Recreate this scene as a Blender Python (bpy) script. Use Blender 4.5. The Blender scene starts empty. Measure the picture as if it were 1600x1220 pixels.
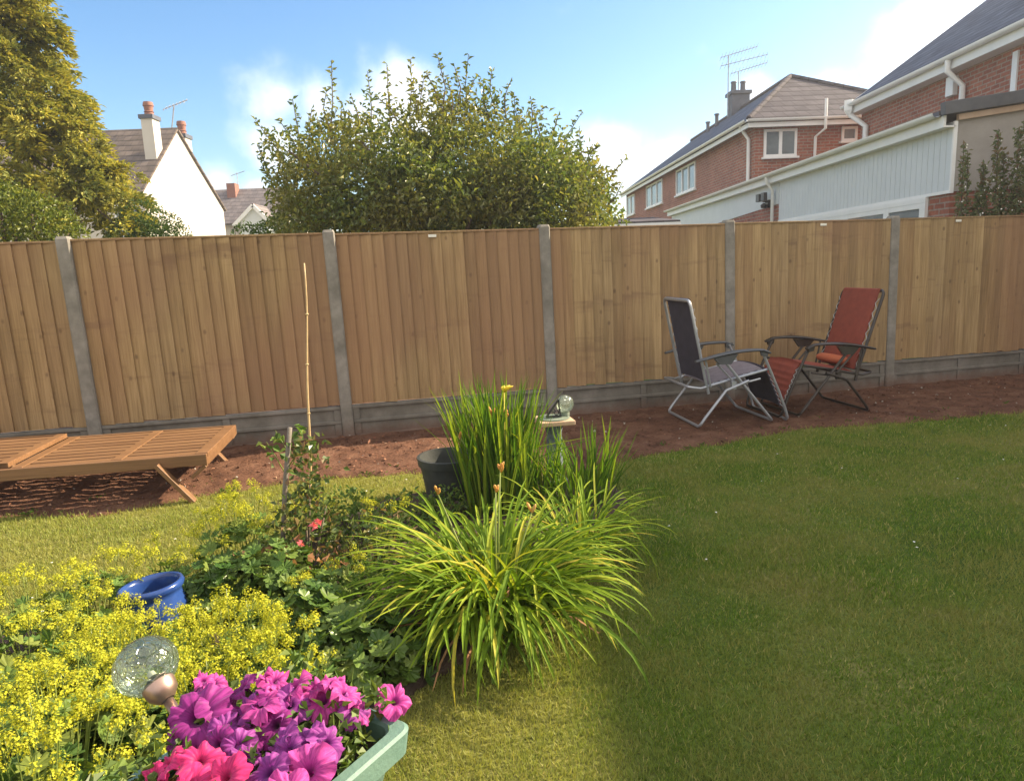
import bpy, math, random
import numpy as np
from mathutils import Vector, Matrix
PI = math.pi
rng = np.random.default_rng(7); random.seed(7)
A = lambda *v: np.array(v, float)
C = bpy.context.scene.collection
SC = bpy.context.scene

# ---------------------------------------------------------------- camera
FPX, PITCH, ROLL, HCAM = 1085.0, math.radians(10.0), math.radians(-2.25), 1.42
_F = A(0, math.cos(PITCH), -math.sin(PITCH)); _R0 = A(1, 0, 0); _U0 = np.cross(_R0, _F)
_R = math.cos(ROLL)*_R0 + math.sin(ROLL)*_U0; _U = -math.sin(ROLL)*_R0 + math.cos(ROLL)*_U0
cam = bpy.data.cameras.new("camera"); camo = bpy.data.objects.new("camera", cam); C.objects.link(camo)
m = Matrix.Identity(4)
for i in range(3):
    m[i][0], m[i][1], m[i][2] = _R[i], _U[i], -_F[i]
m[2][3] = HCAM
camo.matrix_world = m
cam.sensor_width = 36; cam.lens = FPX/1600*36; cam.clip_start = .05; cam.clip_end = 2000
SC.camera = camo
def ray(x, y): return (x-800)*_R - (y-610)*_U + FPX*_F
def gp(x, y, z=0.0):
    d = ray(x, y); return d*((z-HCAM)/d[2]) + A(0, 0, HCAM)
def py(x, y, Y):
    d = ray(x, y); return d*(Y/d[1]) + A(0, 0, HCAM)

# ---------------------------------------------------------------- sky, sun, exposure
SUN = A(1.56, .60, 1.0); SUN /= np.linalg.norm(SUN)
ELEV = math.asin(SUN[2]); AZ = math.atan2(SUN[0], SUN[1])
W = bpy.data.worlds.new("World"); SC.world = W; W.use_nodes = True
nt = W.node_tree; N = nt.nodes; L = nt.links; N.clear()
out = N.new('ShaderNodeOutputWorld'); bg = N.new('ShaderNodeBackground'); L.new(bg.outputs[0], out.inputs[0])
sky = N.new('ShaderNodeTexSky'); sky.sky_type = 'NISHITA'; sky.sun_disc = False
sky.sun_elevation = ELEV; sky.sun_rotation = AZ; sky.air_density = 1.0; sky.dust_density = .6; sky.ozone_density = 2.5
bg.inputs[1].default_value = 0.15
tc = N.new('ShaderNodeTexCoord')
nz = N.new('ShaderNodeTexNoise'); nz.inputs['Scale'].default_value = 9; nz.inputs['Detail'].default_value = 9; nz.inputs['Roughness'].default_value = .55
L.new(tc.outputs['Generated'], nz.inputs['Vector'])
clouds = [((440, 150), .055), ((500, 165), .06), ((560, 190), .06), ((615, 140), .06), ((640, 190), .07), ((450, 235), .06),
          ((960, 250), .05), ((1040, 250), .045), ((1100, 265), .035), ((900, 270), .04), ((340, 290), .035), ((400, 300), .03),
          ((1480, 50), .055), ((1400, 95), .05), ((1300, 140), .04), ((1560, -20), .07), ((1180, 160), .03)]
prev = None
for (cx, cy), r in clouds:
    d = ray(cx, cy); d = d/np.linalg.norm(d)
    v = N.new('ShaderNodeVectorMath'); v.operation = 'DISTANCE'; L.new(tc.outputs['Generated'], v.inputs[0]); v.inputs[1].default_value = d
    mr = N.new('ShaderNodeMapRange'); L.new(v.outputs['Value'], mr.inputs[0])
    mr.inputs[1].default_value = r*1.5; mr.inputs[2].default_value = 0.0; mr.inputs[3].default_value = 0; mr.inputs[4].default_value = 1
    if prev is None: prev = mr.outputs[0]
    else:
        mx = N.new('ShaderNodeMath'); mx.operation = 'MAXIMUM'; L.new(prev, mx.inputs[0]); L.new(mr.outputs[0], mx.inputs[1]); prev = mx.outputs[0]
ad = N.new('ShaderNodeMath'); ad.operation = 'MULTIPLY_ADD'; L.new(nz.outputs['Fac'], ad.inputs[0]); ad.inputs[1].default_value = 1.8; L.new(prev, ad.inputs[2])
cm = N.new('ShaderNodeMapRange'); cm.interpolation_type = 'SMOOTHSTEP'; L.new(ad.outputs[0], cm.inputs[0]); cm.inputs[1].default_value = 1.12; cm.inputs[2].default_value = 1.95; cm.inputs[4].default_value = .58
# unseen broken cloud, added overhead and behind the camera to brighten the shade
dp = N.new('ShaderNodeVectorMath'); dp.operation = 'DOT_PRODUCT'; L.new(tc.outputs['Generated'], dp.inputs[0]); dp.inputs[1].default_value = (0.0, -.75, .66)
nb = N.new('ShaderNodeTexNoise'); nb.inputs['Scale'].default_value = 3; nb.inputs['Detail'].default_value = 6; L.new(tc.outputs['Generated'], nb.inputs['Vector'])
ab = N.new('ShaderNodeMath'); ab.operation = 'MULTIPLY_ADD'; L.new(nb.outputs['Fac'], ab.inputs[0]); ab.inputs[1].default_value = .9; L.new(dp.outputs['Value'], ab.inputs[2])
mb = N.new('ShaderNodeMapRange'); mb.interpolation_type = 'SMOOTHSTEP'; L.new(ab.outputs[0], mb.inputs[0]); mb.inputs[1].default_value = .62; mb.inputs[2].default_value = .95
mm = N.new('ShaderNodeMath'); mm.operation = 'MAXIMUM'; L.new(cm.outputs[0], mm.inputs[0]); L.new(mb.outputs[0], mm.inputs[1])
mixc = N.new('ShaderNodeMix'); mixc.data_type = 'RGBA'; L.new(cm.outputs[0], mixc.inputs['Factor'])
hs = N.new('ShaderNodeHueSaturation'); L.new(sky.outputs[0], hs.inputs['Color']); hs.inputs['Saturation'].default_value = 1.25; hs.inputs['Value'].default_value = .63
L.new(hs.outputs[0], mixc.inputs['A']); mixc.inputs['B'].default_value = (5.2, 5.1, 5.1, 1)
mixb = N.new('ShaderNodeMix'); mixb.data_type = 'RGBA'; L.new(mb.outputs[0], mixb.inputs['Factor']); L.new(mixc.outputs['Result'], mixb.inputs['A']); mixb.inputs['B'].default_value = (3.3, 3.3, 3.4, 1)
L.new(mixb.outputs['Result'], bg.inputs[0])

sl = bpy.data.lights.new("sun", 'SUN'); sl.energy = 5.0; sl.angle = math.radians(.5); sl.color = (1, .86, .66)
so = bpy.data.objects.new("sun", sl); C.objects.link(so); so.location = (20, 8, 14)
so.rotation_euler = Vector(SUN).to_track_quat('Z', 'Y').to_euler()
SC.view_settings.view_transform = 'Standard'; SC.view_settings.look = 'None'; SC.view_settings.gamma = 1; SC.view_settings.exposure = 1.46
SC.view_settings.use_white_balance = True; SC.view_settings.white_balance_temperature = 6950; SC.view_settings.white_balance_tint = 10
SC.render.engine = 'CYCLES'; SC.cycles.max_bounces = 6; SC.cycles.transparent_max_bounces = 12

# ---------------------------------------------------------------- materials
def lin(c): return tuple(c)+((1,) if len(c) == 3 else ())
def newmat(name):
    M = bpy.data.materials.new(name); M.use_nodes = True; n = M.node_tree.nodes; n.clear()
    o = n.new('ShaderNodeOutputMaterial'); return M, n, M.node_tree.links, o
def ramp(n, cols, pos=None):
    r = n.new('ShaderNodeValToRGB'); e = r.color_ramp.elements
    k = len(cols)
    while len(e) < k: e.new(.5)
    for i, c in enumerate(cols):
        e[i].position = pos[i] if pos else i/(k-1); e[i].color = lin(c)
    return r
def noise(n, l, scale, detail=4, rough=.6, vec=None, dist=0):
    t = n.new('ShaderNodeTexNoise'); t.inputs['Scale'].default_value = scale; t.inputs['Detail'].default_value = detail
    t.inputs['Roughness'].default_value = rough; t.inputs['Distortion'].default_value = dist
    if vec is not None: l.new(vec, t.inputs['Vector'])
    return t
def objvec(n, l, scale=(1, 1, 1)):
    t = n.new('ShaderNodeTexCoord'); mp = n.new('ShaderNodeMapping'); mp.inputs['Scale'].default_value = scale
    l.new(t.outputs['Object'], mp.inputs['Vector']); return mp.outputs[0]
def bump(n, l, h, s, d=.01):
    b = n.new('ShaderNodeBump'); b.inputs['Strength'].default_value = s; b.inputs['Distance'].default_value = d; l.new(h, b.inputs['Height']); return b.outputs[0]
def math_(n, l, op, a, b=None, c=None):
    t = n.new('ShaderNodeMath'); t.operation = op
    for i, v in enumerate((a, b, c)):
        if v is None: continue
        if isinstance(v, (int, float)): t.inputs[i].default_value = v
        else: l.new(v, t.inputs[i])
    return t.outputs[0]
def mixrgb(n, l, f, a, b, mode='MIX'):
    t = n.new('ShaderNodeMix'); t.data_type = 'RGBA'; t.blend_type = mode
    for s, v in (('Factor', f), ('A', a), ('B', b)):
        if isinstance(v, (int, float)): t.inputs[s].default_value = v
        elif isinstance(v, tuple): t.inputs[s].default_value = lin(v)
        else: l.new(v, t.inputs[s])
    return t.outputs['Result']
def surf(name, cols, scale=8, rough=.7, bmp=.3, bscale=None, metal=0, stretch=(1, 1, 1), detail=5, bd=.004, pos=None, spec=.5):
    M, n, l, o = newmat(name); p = n.new('ShaderNodeBsdfPrincipled'); l.new(p.outputs[0], o.inputs[0])
    v = objvec(n, l, stretch); t = noise(n, l, scale, detail, .65, v)
    r = ramp(n, cols, pos or [.3+.4*i/(len(cols)-1) for i in range(len(cols))]); l.new(t.outputs['Fac'], r.inputs[0]); l.new(r.outputs[0], p.inputs['Base Color'])
    p.inputs['Roughness'].default_value = rough; p.inputs['Metallic'].default_value = metal; p.inputs['Specular IOR Level'].default_value = spec
    if bmp:
        t2 = noise(n, l, bscale or scale*5, 4, .6, v); l.new(bump(n, l, t2.outputs['Fac'], bmp, bd), p.inputs['Normal'])
    return M
def sunny_dryness(n, l):  # straw tint for the lawn's sunlit side: drier grass plus lit yellow in colour
    t = n.new('ShaderNodeTexCoord'); s = n.new('ShaderNodeSeparateXYZ'); l.new(t.outputs['Object'], s.inputs[0]); nn = noise(n, l, 1.6, 4, .6, t.outputs['Object'])
    m_ = n.new('ShaderNodeMapRange'); m_.interpolation_type = 'SMOOTHSTEP'; l.new(math_(n, l, 'MULTIPLY_ADD', nn.outputs['Fac'], 1.1, math_(n, l, 'MULTIPLY', s.outputs[0], -1.0)), m_.inputs[0]); m_.inputs[1].default_value = -.2; m_.inputs[2].default_value = .75; return m_.outputs[0]
def leafmat(name, cols, trans=.35, rough=.45, big=None, bigscale=1.5, gloss=.06, pos=None, sunny_dry=None):
    """leaf colour drawn per leaf; big = colour of whole patches of different growth"""
    M, n, l, o = newmat(name)
    g = n.new('ShaderNodeNewGeometry'); r = ramp(n, cols, pos); l.new(g.outputs['Random Per Island'], r.inputs[0]); col = r.outputs[0]
    v = objvec(n, l)
    if big:
        t = noise(n, l, bigscale, 3, .6, v); rr = ramp(n, [(0, 0, 0), (1, 1, 1)], [.42, .62]); l.new(t.outputs['Fac'], rr.inputs[0])
        rnd = math_(n, l, 'FRACT', math_(n, l, 'MULTIPLY', g.outputs['Random Per Island'], 17.3))
        col = mixrgb(n, l, math_(n, l, 'MULTIPLY', rr.outputs[0], math_(n, l, 'MULTIPLY_ADD', rnd, .6, .4)), col, big)
    if sunny_dry: col = mixrgb(n, l, math_(n, l, 'MULTIPLY', sunny_dryness(n, l), .52), col, sunny_dry)
    t3 = noise(n, l, 60, 2, .5, v); col = mixrgb(n, l, .25, col, t3.outputs['Fac'], 'OVERLAY')
    d = n.new('ShaderNodeBsdfDiffuse'); l.new(col, d.inputs[0])
    tr = n.new('ShaderNodeBsdfTranslucent')
    l.new(mixrgb(n, l, 1.0, col, (1.15, 1.1, .55), 'MULTIPLY'), tr.inputs[0])
    ms = n.new('ShaderNodeMixShader'); ms.inputs[0].default_value = trans; l.new(d.outputs[0], ms.inputs[1]); l.new(tr.outputs[0], ms.inputs[2])
    gl = n.new('ShaderNodeBsdfGlossy'); gl.inputs['Roughness'].default_value = rough; gl.inputs['Color'].default_value = (1, 1, 1, 1)
    ms2 = n.new('ShaderNodeMixShader'); ms2.inputs[0].default_value = gloss*.4; l.new(ms.outputs[0], ms2.inputs[1]); l.new(gl.outputs[0], ms2.inputs[2])
    l.new(ms2.outputs[0], o.inputs[0]); return M
def brickmat(name, axis, c1, c2, mortar, w=.225, h=.075, stains=.5, mort=.012):
    M, n, l, o = newmat(name); p = n.new('ShaderNodeBsdfPrincipled'); l.new(p.outputs[0], o.inputs[0])
    t = n.new('ShaderNodeTexCoord'); s = n.new('ShaderNodeSeparateXYZ'); l.new(t.outputs['Object'], s.inputs[0])
    c = n.new('ShaderNodeCombineXYZ'); l.new(s.outputs['XYZ'.index(axis)], c.inputs[0]); l.new(s.outputs[2], c.inputs[1])
    b = n.new('ShaderNodeTexBrick'); l.new(c.outputs[0], b.inputs[0]); b.inputs['Scale'].default_value = 1
    b.inputs['Brick Width'].default_value = w; b.inputs['Row Height'].default_value = h; b.inputs['Mortar Size'].default_value = mort
    b.inputs['Color1'].default_value = lin(c1); b.inputs['Color2'].default_value = lin(c2); b.inputs['Mortar'].default_value = lin(mortar); b.inputs['Mortar Smooth'].default_value = .3
    nn = noise(n, l, 1.3, 5, .7, t.outputs['Object']); nr = ramp(n, [(.55, .5, .5), (1.25, 1.2, 1.15)], [.3, .7]); l.new(nn.outputs['Fac'], nr.inputs[0])
    col = mixrgb(n, l, stains, b.outputs['Color'], nr.outputs[0], 'MULTIPLY')
    n2 = noise(n, l, 14, 3, .6, c.outputs[0]); n2r = ramp(n, [(.6, .55, .5), (1.3, 1.3, 1.3)], [.3, .7]); l.new(n2.outputs['Fac'], n2r.inputs[0])
    col = mixrgb(n, l, .6, col, n2r.outputs[0], 'MULTIPLY')
    l.new(col, p.inputs['Base Color']); p.inputs['Roughness'].default_value = .85
    l.new(bump(n, l, b.outputs['Fac'], -.5, .008), p.inputs['Normal']); return M
def tilemat(name, c1, c2, course=.16, axis='X', wave=.2):
    """roof tiles: horizontal courses by height, joints along the eaves axis"""
    M, n, l, o = newmat(name); p = n.new('ShaderNodeBsdfPrincipled'); l.new(p.outputs[0], o.inputs[0])
    t = n.new('ShaderNodeTexCoord'); s = n.new('ShaderNodeSeparateXYZ'); l.new(t.outputs['Object'], s.inputs[0])
    c = n.new('ShaderNodeCombineXYZ'); l.new(s.outputs['XYZ'.index(axis)], c.inputs[0]); l.new(s.outputs[2], c.inputs[1])
    b = n.new('ShaderNodeTexBrick'); l.new(c.outputs[0], b.inputs[0]); b.inputs['Scale'].default_value = 1; b.inputs['Brick Width'].default_value = .3; b.inputs['Row Height'].default_value = course
    b.inputs['Mortar Size'].default_value = .006; b.inputs['Color1'].default_value = lin(c1); b.inputs['Color2'].default_value = lin(c2); b.inputs['Mortar'].default_value = lin([x*.4 for x in c1])
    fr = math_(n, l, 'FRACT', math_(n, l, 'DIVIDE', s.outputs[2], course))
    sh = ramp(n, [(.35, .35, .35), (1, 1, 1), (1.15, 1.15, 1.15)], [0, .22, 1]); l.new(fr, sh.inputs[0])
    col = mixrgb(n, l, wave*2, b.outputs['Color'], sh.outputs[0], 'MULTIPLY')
    nn = noise(n, l, 2.5, 5, .7, t.outputs['Object']); nr = ramp(n, [(.6, .6, .6), (1.2, 1.2, 1.2)], [.3, .7]); l.new(nn.outputs['Fac'], nr.inputs[0])
    col = mixrgb(n, l, .7, col, nr.outputs[0], 'MULTIPLY'); l.new(col, p.inputs['Base Color']); p.inputs['Roughness'].default_value = .9; p.inputs['Specular IOR Level'].default_value = .12
    l.new(bump(n, l, fr, .8, .03), p.inputs['Normal']); return M
def woodmat(name, cols, axis=2, knots=True, stain=None, rough=.75, fine=1.0):
    """timber with grain along one object axis, hue changing board by board"""
    M, n, l, o = newmat(name); p = n.new('ShaderNodeBsdfPrincipled'); l.new(p.outputs[0], o.inputs[0])
    g = n.new('ShaderNodeNewGeometry'); r = ramp(n, cols); l.new(g.outputs['Random Per Island'], r.inputs[0]); col = r.outputs[0]
    t = n.new('ShaderNodeTexCoord'); vm = n.new('ShaderNodeVectorMath'); vm.operation = 'ADD'
    cx = n.new('ShaderNodeCombineXYZ'); l.new(math_(n, l, 'MULTIPLY', g.outputs['Random Per Island'], 37.0), cx.inputs[axis]); l.new(t.outputs['Object'], vm.inputs[0]); l.new(cx.outputs[0], vm.inputs[1])
    sc = [70*fine, 70*fine, 70*fine]; sc[axis] = 2.5*fine
    mp = n.new('ShaderNodeMapping'); mp.inputs['Scale'].default_value = sc; l.new(vm.outputs[0], mp.inputs[0])
    gr = noise(n, l, 1, 5, .6, mp.outputs[0], .6); grr = ramp(n, [(.62, .58, .5), (1.12, 1.12, 1.12)], [.3, .65]); l.new(gr.outputs['Fac'], grr.inputs[0])
    col = mixrgb(n, l, .75, col, grr.outputs[0], 'MULTIPLY')
    sc2 = [9, 9, 9]; sc2[axis] = 1.4
    mp2 = n.new('ShaderNodeMapping'); mp2.inputs['Scale'].default_value = sc2; l.new(vm.outputs[0], mp2.inputs[0])
    bl = noise(n, l, 1, 3, .6, mp2.outputs[0]); blr = ramp(n, [(.78, .74, .68), (1.15, 1.15, 1.15)], [.3, .7]); l.new(bl.outputs['Fac'], blr.inputs[0])
    col = mixrgb(n, l, .8, col, blr.outputs[0], 'MULTIPLY')
    if knots:
        s3 = [11, 11, 11]; s3[axis] = 4.5
        mp3 = n.new('ShaderNodeMapping'); mp3.inputs['Scale'].default_value = s3; l.new(vm.outputs[0], mp3.inputs[0])
        vo = n.new('ShaderNodeTexVoronoi'); vo.inputs['Scale'].default_value = 1; l.new(mp3.outputs[0], vo.inputs['Vector'])
        kr = ramp(n, [(1, 1, 1), (0, 0, 0)], [.10, .22]); l.new(vo.outputs['Distance'], kr.inputs[0])
        col = mixrgb(n, l, math_(n, l, 'MULTIPLY', kr.outputs[0], .6), col, tuple(x*.25 for x in cols[0]))
    if stain:
        rnd = g.outputs['Random Per Island']; sx = n.new('ShaderNodeSeparateXYZ'); l.new(t.outputs['Object'], sx.inputs[0])
        # boards cut from the same log repeat their knots and marks at nearly the same height
        cv = n.new('ShaderNodeCombineXYZ'); l.new(math_(n, l, 'MULTIPLY_ADD', sx.outputs[0], .8, math_(n, l, 'MULTIPLY', rnd, .35)), cv.inputs[0]); l.new(math_(n, l, 'MULTIPLY_ADD', sx.outputs[2], 5.0, math_(n, l, 'MULTIPLY', rnd, .5)), cv.inputs[2])
        st = noise(n, l, 1.5, 4, .6, cv.outputs[0]); sr = ramp(n, [(0, 0, 0), (1, 1, 1)], [.56, .70]); l.new(st.outputs['Fac'], sr.inputs[0])
        col = mixrgb(n, l, math_(n, l, 'MULTIPLY', sr.outputs[0], .62), col, stain)
        kv = n.new('ShaderNodeCombineXYZ'); l.new(math_(n, l, 'MULTIPLY_ADD', sx.outputs[0], 10.0, math_(n, l, 'MULTIPLY', rnd, .3)), kv.inputs[0]); l.new(math_(n, l, 'MULTIPLY_ADD', sx.outputs[2], 6.0, math_(n, l, 'MULTIPLY', rnd, .5)), kv.inputs[2])
        vk = n.new('ShaderNodeTexVoronoi'); vk.inputs['Scale'].default_value = 1; vk.inputs['Randomness'].default_value = .75; l.new(kv.outputs[0], vk.inputs['Vector'])
        kr2 = ramp(n, [(1, 1, 1), (0, 0, 0)], [.06, .17]); l.new(vk.outputs['Distance'], kr2.inputs[0])
        col = mixrgb(n, l, math_(n, l, 'MULTIPLY', kr2.outputs[0], .65), col, (.09, .045, .022))
        mp5 = n.new('ShaderNodeMapping'); mp5.inputs['Scale'].default_value = (.6, 1, .3); l.new(t.outputs['Object'], mp5.inputs[0])
        s5 = noise(n, l, 1.5, 2, .5, mp5.outputs[0]); s5r = ramp(n, [(0, 0, 0), (1, 1, 1)], [.45, .6]); l.new(s5.outputs['Fac'], s5r.inputs[0])
        col = mixrgb(n, l, math_(n, l, 'MULTIPLY', s5r.outputs[0], .6), col, (.27, .145, .08))
        tone = ramp(n, [(.84, .83, .82), (1.12, 1.12, 1.1)]); l.new(math_(n, l, 'FRACT', math_(n, l, 'MULTIPLY', rnd, 23.7)), tone.inputs[0])
        col = mixrgb(n, l, .8, col, tone.outputs[0], 'MULTIPLY')
    l.new(col, p.inputs['Base Color']); p.inputs['Roughness'].default_value = rough
    l.new(bump(n, l, gr.outputs['Fac'], .35, .002), p.inputs['Normal']); return M

# ---------------------------------------------------------------- mesh helpers
def mk(name, V, F, mats, parent=None, midx=None, smooth=False, attrs=None):
    me = bpy.data.meshes.new(name); V = np.asarray(V, np.float32)
    F = [np.asarray(f, np.int32) for f in F if len(f)]
    me.vertices.add(len(V)); me.vertices.foreach_set('co', V.ravel())
    lv = np.concatenate([f.ravel() for f in F]); tot = np.concatenate([np.full(len(f), f.shape[1], np.int32) for f in F])
    me.loops.add(len(lv)); me.loops.foreach_set('vertex_index', lv)
    me.polygons.add(len(tot)); me.polygons.foreach_set('loop_start', np.concatenate([[0], np.cumsum(tot)[:-1]]).astype(np.int32))
    me.polygons.foreach_set('loop_total', tot)
    if midx is not None: me.polygons.foreach_set('material_index', np.asarray(midx, np.int32))
    me.polygons.foreach_set('use_smooth', np.full(len(tot), bool(smooth)))
    for k, v in (attrs or {}).items():
        a = me.attributes.new(k, 'FLOAT', 'POINT'); a.data.foreach_set('value', np.asarray(v, np.float32))
    me.update(calc_edges=True); me.validate()
    for mt in (mats if isinstance(mats, (list, tuple)) else [mats]): me.materials.append(mt)
    o = bpy.data.objects.new(name, me); C.objects.link(o)
    if parent is not None: o.parent = parent
    return o
class MB:
    def __init__(s): s.V = []; s.Q = []; s.T = []; s.n = 0
    def add(s, V, Q=(), T=()):
        V = np.asarray(V, float).reshape(-1, 3); s.V.append(V)
        if len(Q): s.Q.append(np.asarray(Q, int)+s.n)
        if len(T): s.T.append(np.asarray(T, int)+s.n)
        s.n += len(V); return s
    def hexa(s, P):   # 8 corners: bottom 4 ccw, top 4 ccw
        return s.add(P, [(3, 2, 1, 0), (4, 5, 6, 7), (0, 1, 5, 4), (1, 2, 6, 5), (2, 3, 7, 6), (3, 0, 4, 7)])
    def box(s, a, b):
        x0, y0, z0 = a; x1, y1, z1 = b
        return s.hexa([(x0, y0, z0), (x1, y0, z0), (x1, y1, z0), (x0, y1, z0), (x0, y0, z1), (x1, y0, z1), (x1, y1, z1), (x0, y1, z1)])
    def bar(s, p, q, w, h, up=(0, 0, 1)):
        p, q, up = A(*p), A(*q), A(*up); d = q-p; d /= np.linalg.norm(d); u = np.cross(d, up)
        if np.linalg.norm(u) < 1e-4: u = np.cross(d, A(0, 1, 0))
        u /= np.linalg.norm(u); v = np.cross(u, d); P = []
        for c in (p, q):
            for a, b in ((-1, -1), (1, -1), (1, 1), (-1, 1)): P.append(c+u*w/2*a+v*h/2*b)
        return s.add(P, [(0, 1, 2, 3), (7, 6, 5, 4), (0, 4, 5, 1), (1, 5, 6, 2), (2, 6, 7, 3), (3, 7, 4, 0)])
    def tube(s, P, r, seg=8, cap=True):
        P = [A(*p) for p in P]; r = r if hasattr(r, '__len__') else [r]*len(P); Vs = []; prev = None
        for i, p in enumerate(P):
            d = P[min(i+1, len(P)-1)]-P[max(i-1, 0)]; d /= (np.linalg.norm(d)+1e-9)
            if prev is None: u = np.cross(d, A(0, 0, 1)); u = np.cross(d, A(0, 1, 0)) if np.linalg.norm(u) < .1 else u
            else: u = prev-d*(prev@d)
            u /= np.linalg.norm(u); prev = u; v = np.cross(d, u)
            for k in range(seg): a = 2*PI*k/seg; Vs.append(p+r[i]*(math.cos(a)*u+math.sin(a)*v))
        Q = [(i*seg+k, i*seg+(k+1) % seg, (i+1)*seg+(k+1) % seg, (i+1)*seg+k) for i in range(len(P)-1) for k in range(seg)]; T = []
        if cap:
            n0 = len(Vs); Vs += [P[0], P[-1]]; e = (len(P)-1)*seg
            T = [(n0, (k+1) % seg, k) for k in range(seg)]+[(n0+1, e+k, e+(k+1) % seg) for k in range(seg)]
        return s.add(Vs, Q, T)
    def lathe(s, prof, seg=32, c=(0, 0, 0), M=None):
        Vs = []; c = A(*c)
        for r, z in prof:
            for k in range(seg): a = 2*PI*k/seg; Vs.append((r*math.cos(a), r*math.sin(a), z))
        Vs = np.array(Vs)
        if M is not None: Vs = Vs@M.T
        Q = [(i*seg+k, i*seg+(k+1) % seg, (i+1)*seg+(k+1) % seg, (i+1)*seg+k) for i in range(len(prof)-1) for k in range(seg)]
        return s.add(Vs+c, Q)
    def slab(s, poly, t):
        """polygon in space given thickness t downwards along its normal (any winding)"""
        P = [A(*p) for p in poly]; nrm = np.cross(P[1]-P[0], P[2]-P[0]); nrm /= np.linalg.norm(nrm)
        if nrm[2] < 0: P = P[::-1]; nrm = -nrm
        k = len(P); V = P+[p-nrm*t for p in P]; T = []; Q = []
        for i in range(1, k-1): T += [(0, i, i+1), (k, k+i+1, k+i)]
        for i in range(k): j = (i+1) % k; Q.append((i, i+k, j+k, j))
        return s.add(V, Q, T)
    def obj(s, name, mat, parent=None, smooth=False, **kw):
        V = np.concatenate(s.V); F = []
        if s.Q: F.append(np.concatenate(s.Q))
        if s.T: F.append(np.concatenate(s.T))
        return mk(name, V, F, mat, parent, smooth=smooth, **kw)
def bevel(o, w=.003, seg=2):
    b = o.modifiers.new('bevel', 'BEVEL'); b.width = w; b.segments = seg; b.limit_method = 'ANGLE'; b.angle_limit = .6; return o
def smooth_angle(o, ang=.7):
    o.data.polygons.foreach_set('use_smooth', np.ones(len(o.data.polygons), bool))
    try: o.data.set_sharp_from_angle(angle=ang)
    except Exception: pass
    return o
def tag(o, label, cat, group=None):
    o['label'] = label; o['category'] = cat
    if group: o['group'] = group
    return o
def thing(name, label, cat, loc=(0, 0, 0), rz=0, group=None):
    o = bpy.data.objects.new(name, None); C.objects.link(o); o.location = loc; o.rotation_euler = (0, 0, rz); o.empty_display_size = .2
    return tag(o, label, cat, group)
def struct(o, kind='structure'): o['kind'] = kind; return o

def unit(v): return v/(np.linalg.norm(v, axis=-1, keepdims=True)+1e-9)
def rdir(n): return unit(rng.normal(size=(n, 3)))
def leaves(P, D, Nn, Ln, Wd, fold=.25, curl=.15, wide=.45):
    """n folded pointed leaves: base P, direction D, normal Nn"""
    n = len(P); D = unit(D); Nn = unit(Nn-D*np.sum(Nn*D, 1, keepdims=True)); S = np.cross(D, Nn)
    Ln = np.broadcast_to(Ln, n)[:, None]; Wd = np.broadcast_to(Wd, n)[:, None]
    V = np.stack([P, P+D*Ln*wide+S*Wd/2+Nn*Wd*fold, P+D*Ln-Nn*Ln*curl, P+D*Ln*wide-S*Wd/2+Nn*Wd*fold], 1).reshape(-1, 3)
    b = np.arange(n)[:, None]*4
    return V, np.concatenate([b+[0, 1, 2], b+[0, 2, 3]])
def frames(Nn, tw=None):
    n = len(Nn); Nn = unit(Nn); a = rdir(n); u = unit(np.cross(Nn, a)); v = np.cross(Nn, u); return np.stack([u, v, Nn], 2)  # columns
def stamp(V0, F0, M, P, S):
    """copies of a small mesh: frames M, places P, sizes S"""
    n = len(P); S = np.broadcast_to(S, n); V = np.einsum('nij,kj->nki', M, V0)*S[:, None, None]+P[:, None, :]
    F = F0[None]+(np.arange(n)*len(V0))[:, None, None]
    return V.reshape(-1, 3), F.reshape(-1, F0.shape[1])
def ribbons(P, az, h, Ln, Wd, droop, seg=9, twist=0):
    """strap leaves: start P, heading az, initial steepness h (rad), length, width, droop (rad turned by the tip)"""
    n = len(P); T = np.linspace(0, 1, seg+1); pos = P.copy(); V = []; H = np.stack([np.cos(az), np.sin(az), 0*az], 1); S = np.stack([-np.sin(az), np.cos(az), 0*az], 1)
    sw = rng.normal(0, .25, n); kink = (rng.random(n) < .16)*rng.uniform(.3, 1.1, n); kt = rng.uniform(.4, .8, n)
    for t in T:
        el = h-droop*t**1.3-kink*(t > kt)
        d = H*np.cos(el)[:, None]+A(0, 0, 1)*np.sin(el)[:, None]+S*(sw*t)[:, None]
        w = Wd*(.65+.5*t if t < .4 else .85)*math.sqrt(max(0, 1-((t-.35)/.65)**2 if t > .35 else 1))+.0006
        up = np.cross(S, d); V.append(np.stack([pos-S*w[:, None]/2+up*w[:, None]*-.22, pos, pos+S*w[:, None]/2+up*w[:, None]*-.22], 1))
        pos = pos+d*(Ln/seg)[:, None]
    V = np.stack(V, 1).reshape(-1, 3); k = 3*(seg+1); q = []
    for i in range(seg):
        for j in range(2): q.append((i*3+j, i*3+j+1, (i+1)*3+j+1, (i+1)*3+j))
    F = (np.array(q)[None]+(np.arange(n)*k)[:, None, None]).reshape(-1, 4)
    return V, F
def vnoise(x, y, seed=0):
    def hsh(i, j): v = np.sin(i*127.1+j*311.7+seed*74.7)*43758.5453; return v-np.floor(v)
    xi, yi = np.floor(x), np.floor(y); fx, fy = x-xi, y-yi; fx = fx*fx*(3-2*fx); fy = fy*fy*(3-2*fy)
    return (hsh(xi, yi)*(1-fx)+hsh(xi+1, yi)*fx)*(1-fy)+(hsh(xi, yi+1)*(1-fx)+hsh(xi+1, yi+1)*fx)*fy
def fbm(x, y, seed=0, oct=4):
    s = 0; a = .5
    for k in range(oct): s = s+a*vnoise(x*2**k, y*2**k, seed+k); a *= .5
    return s

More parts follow.
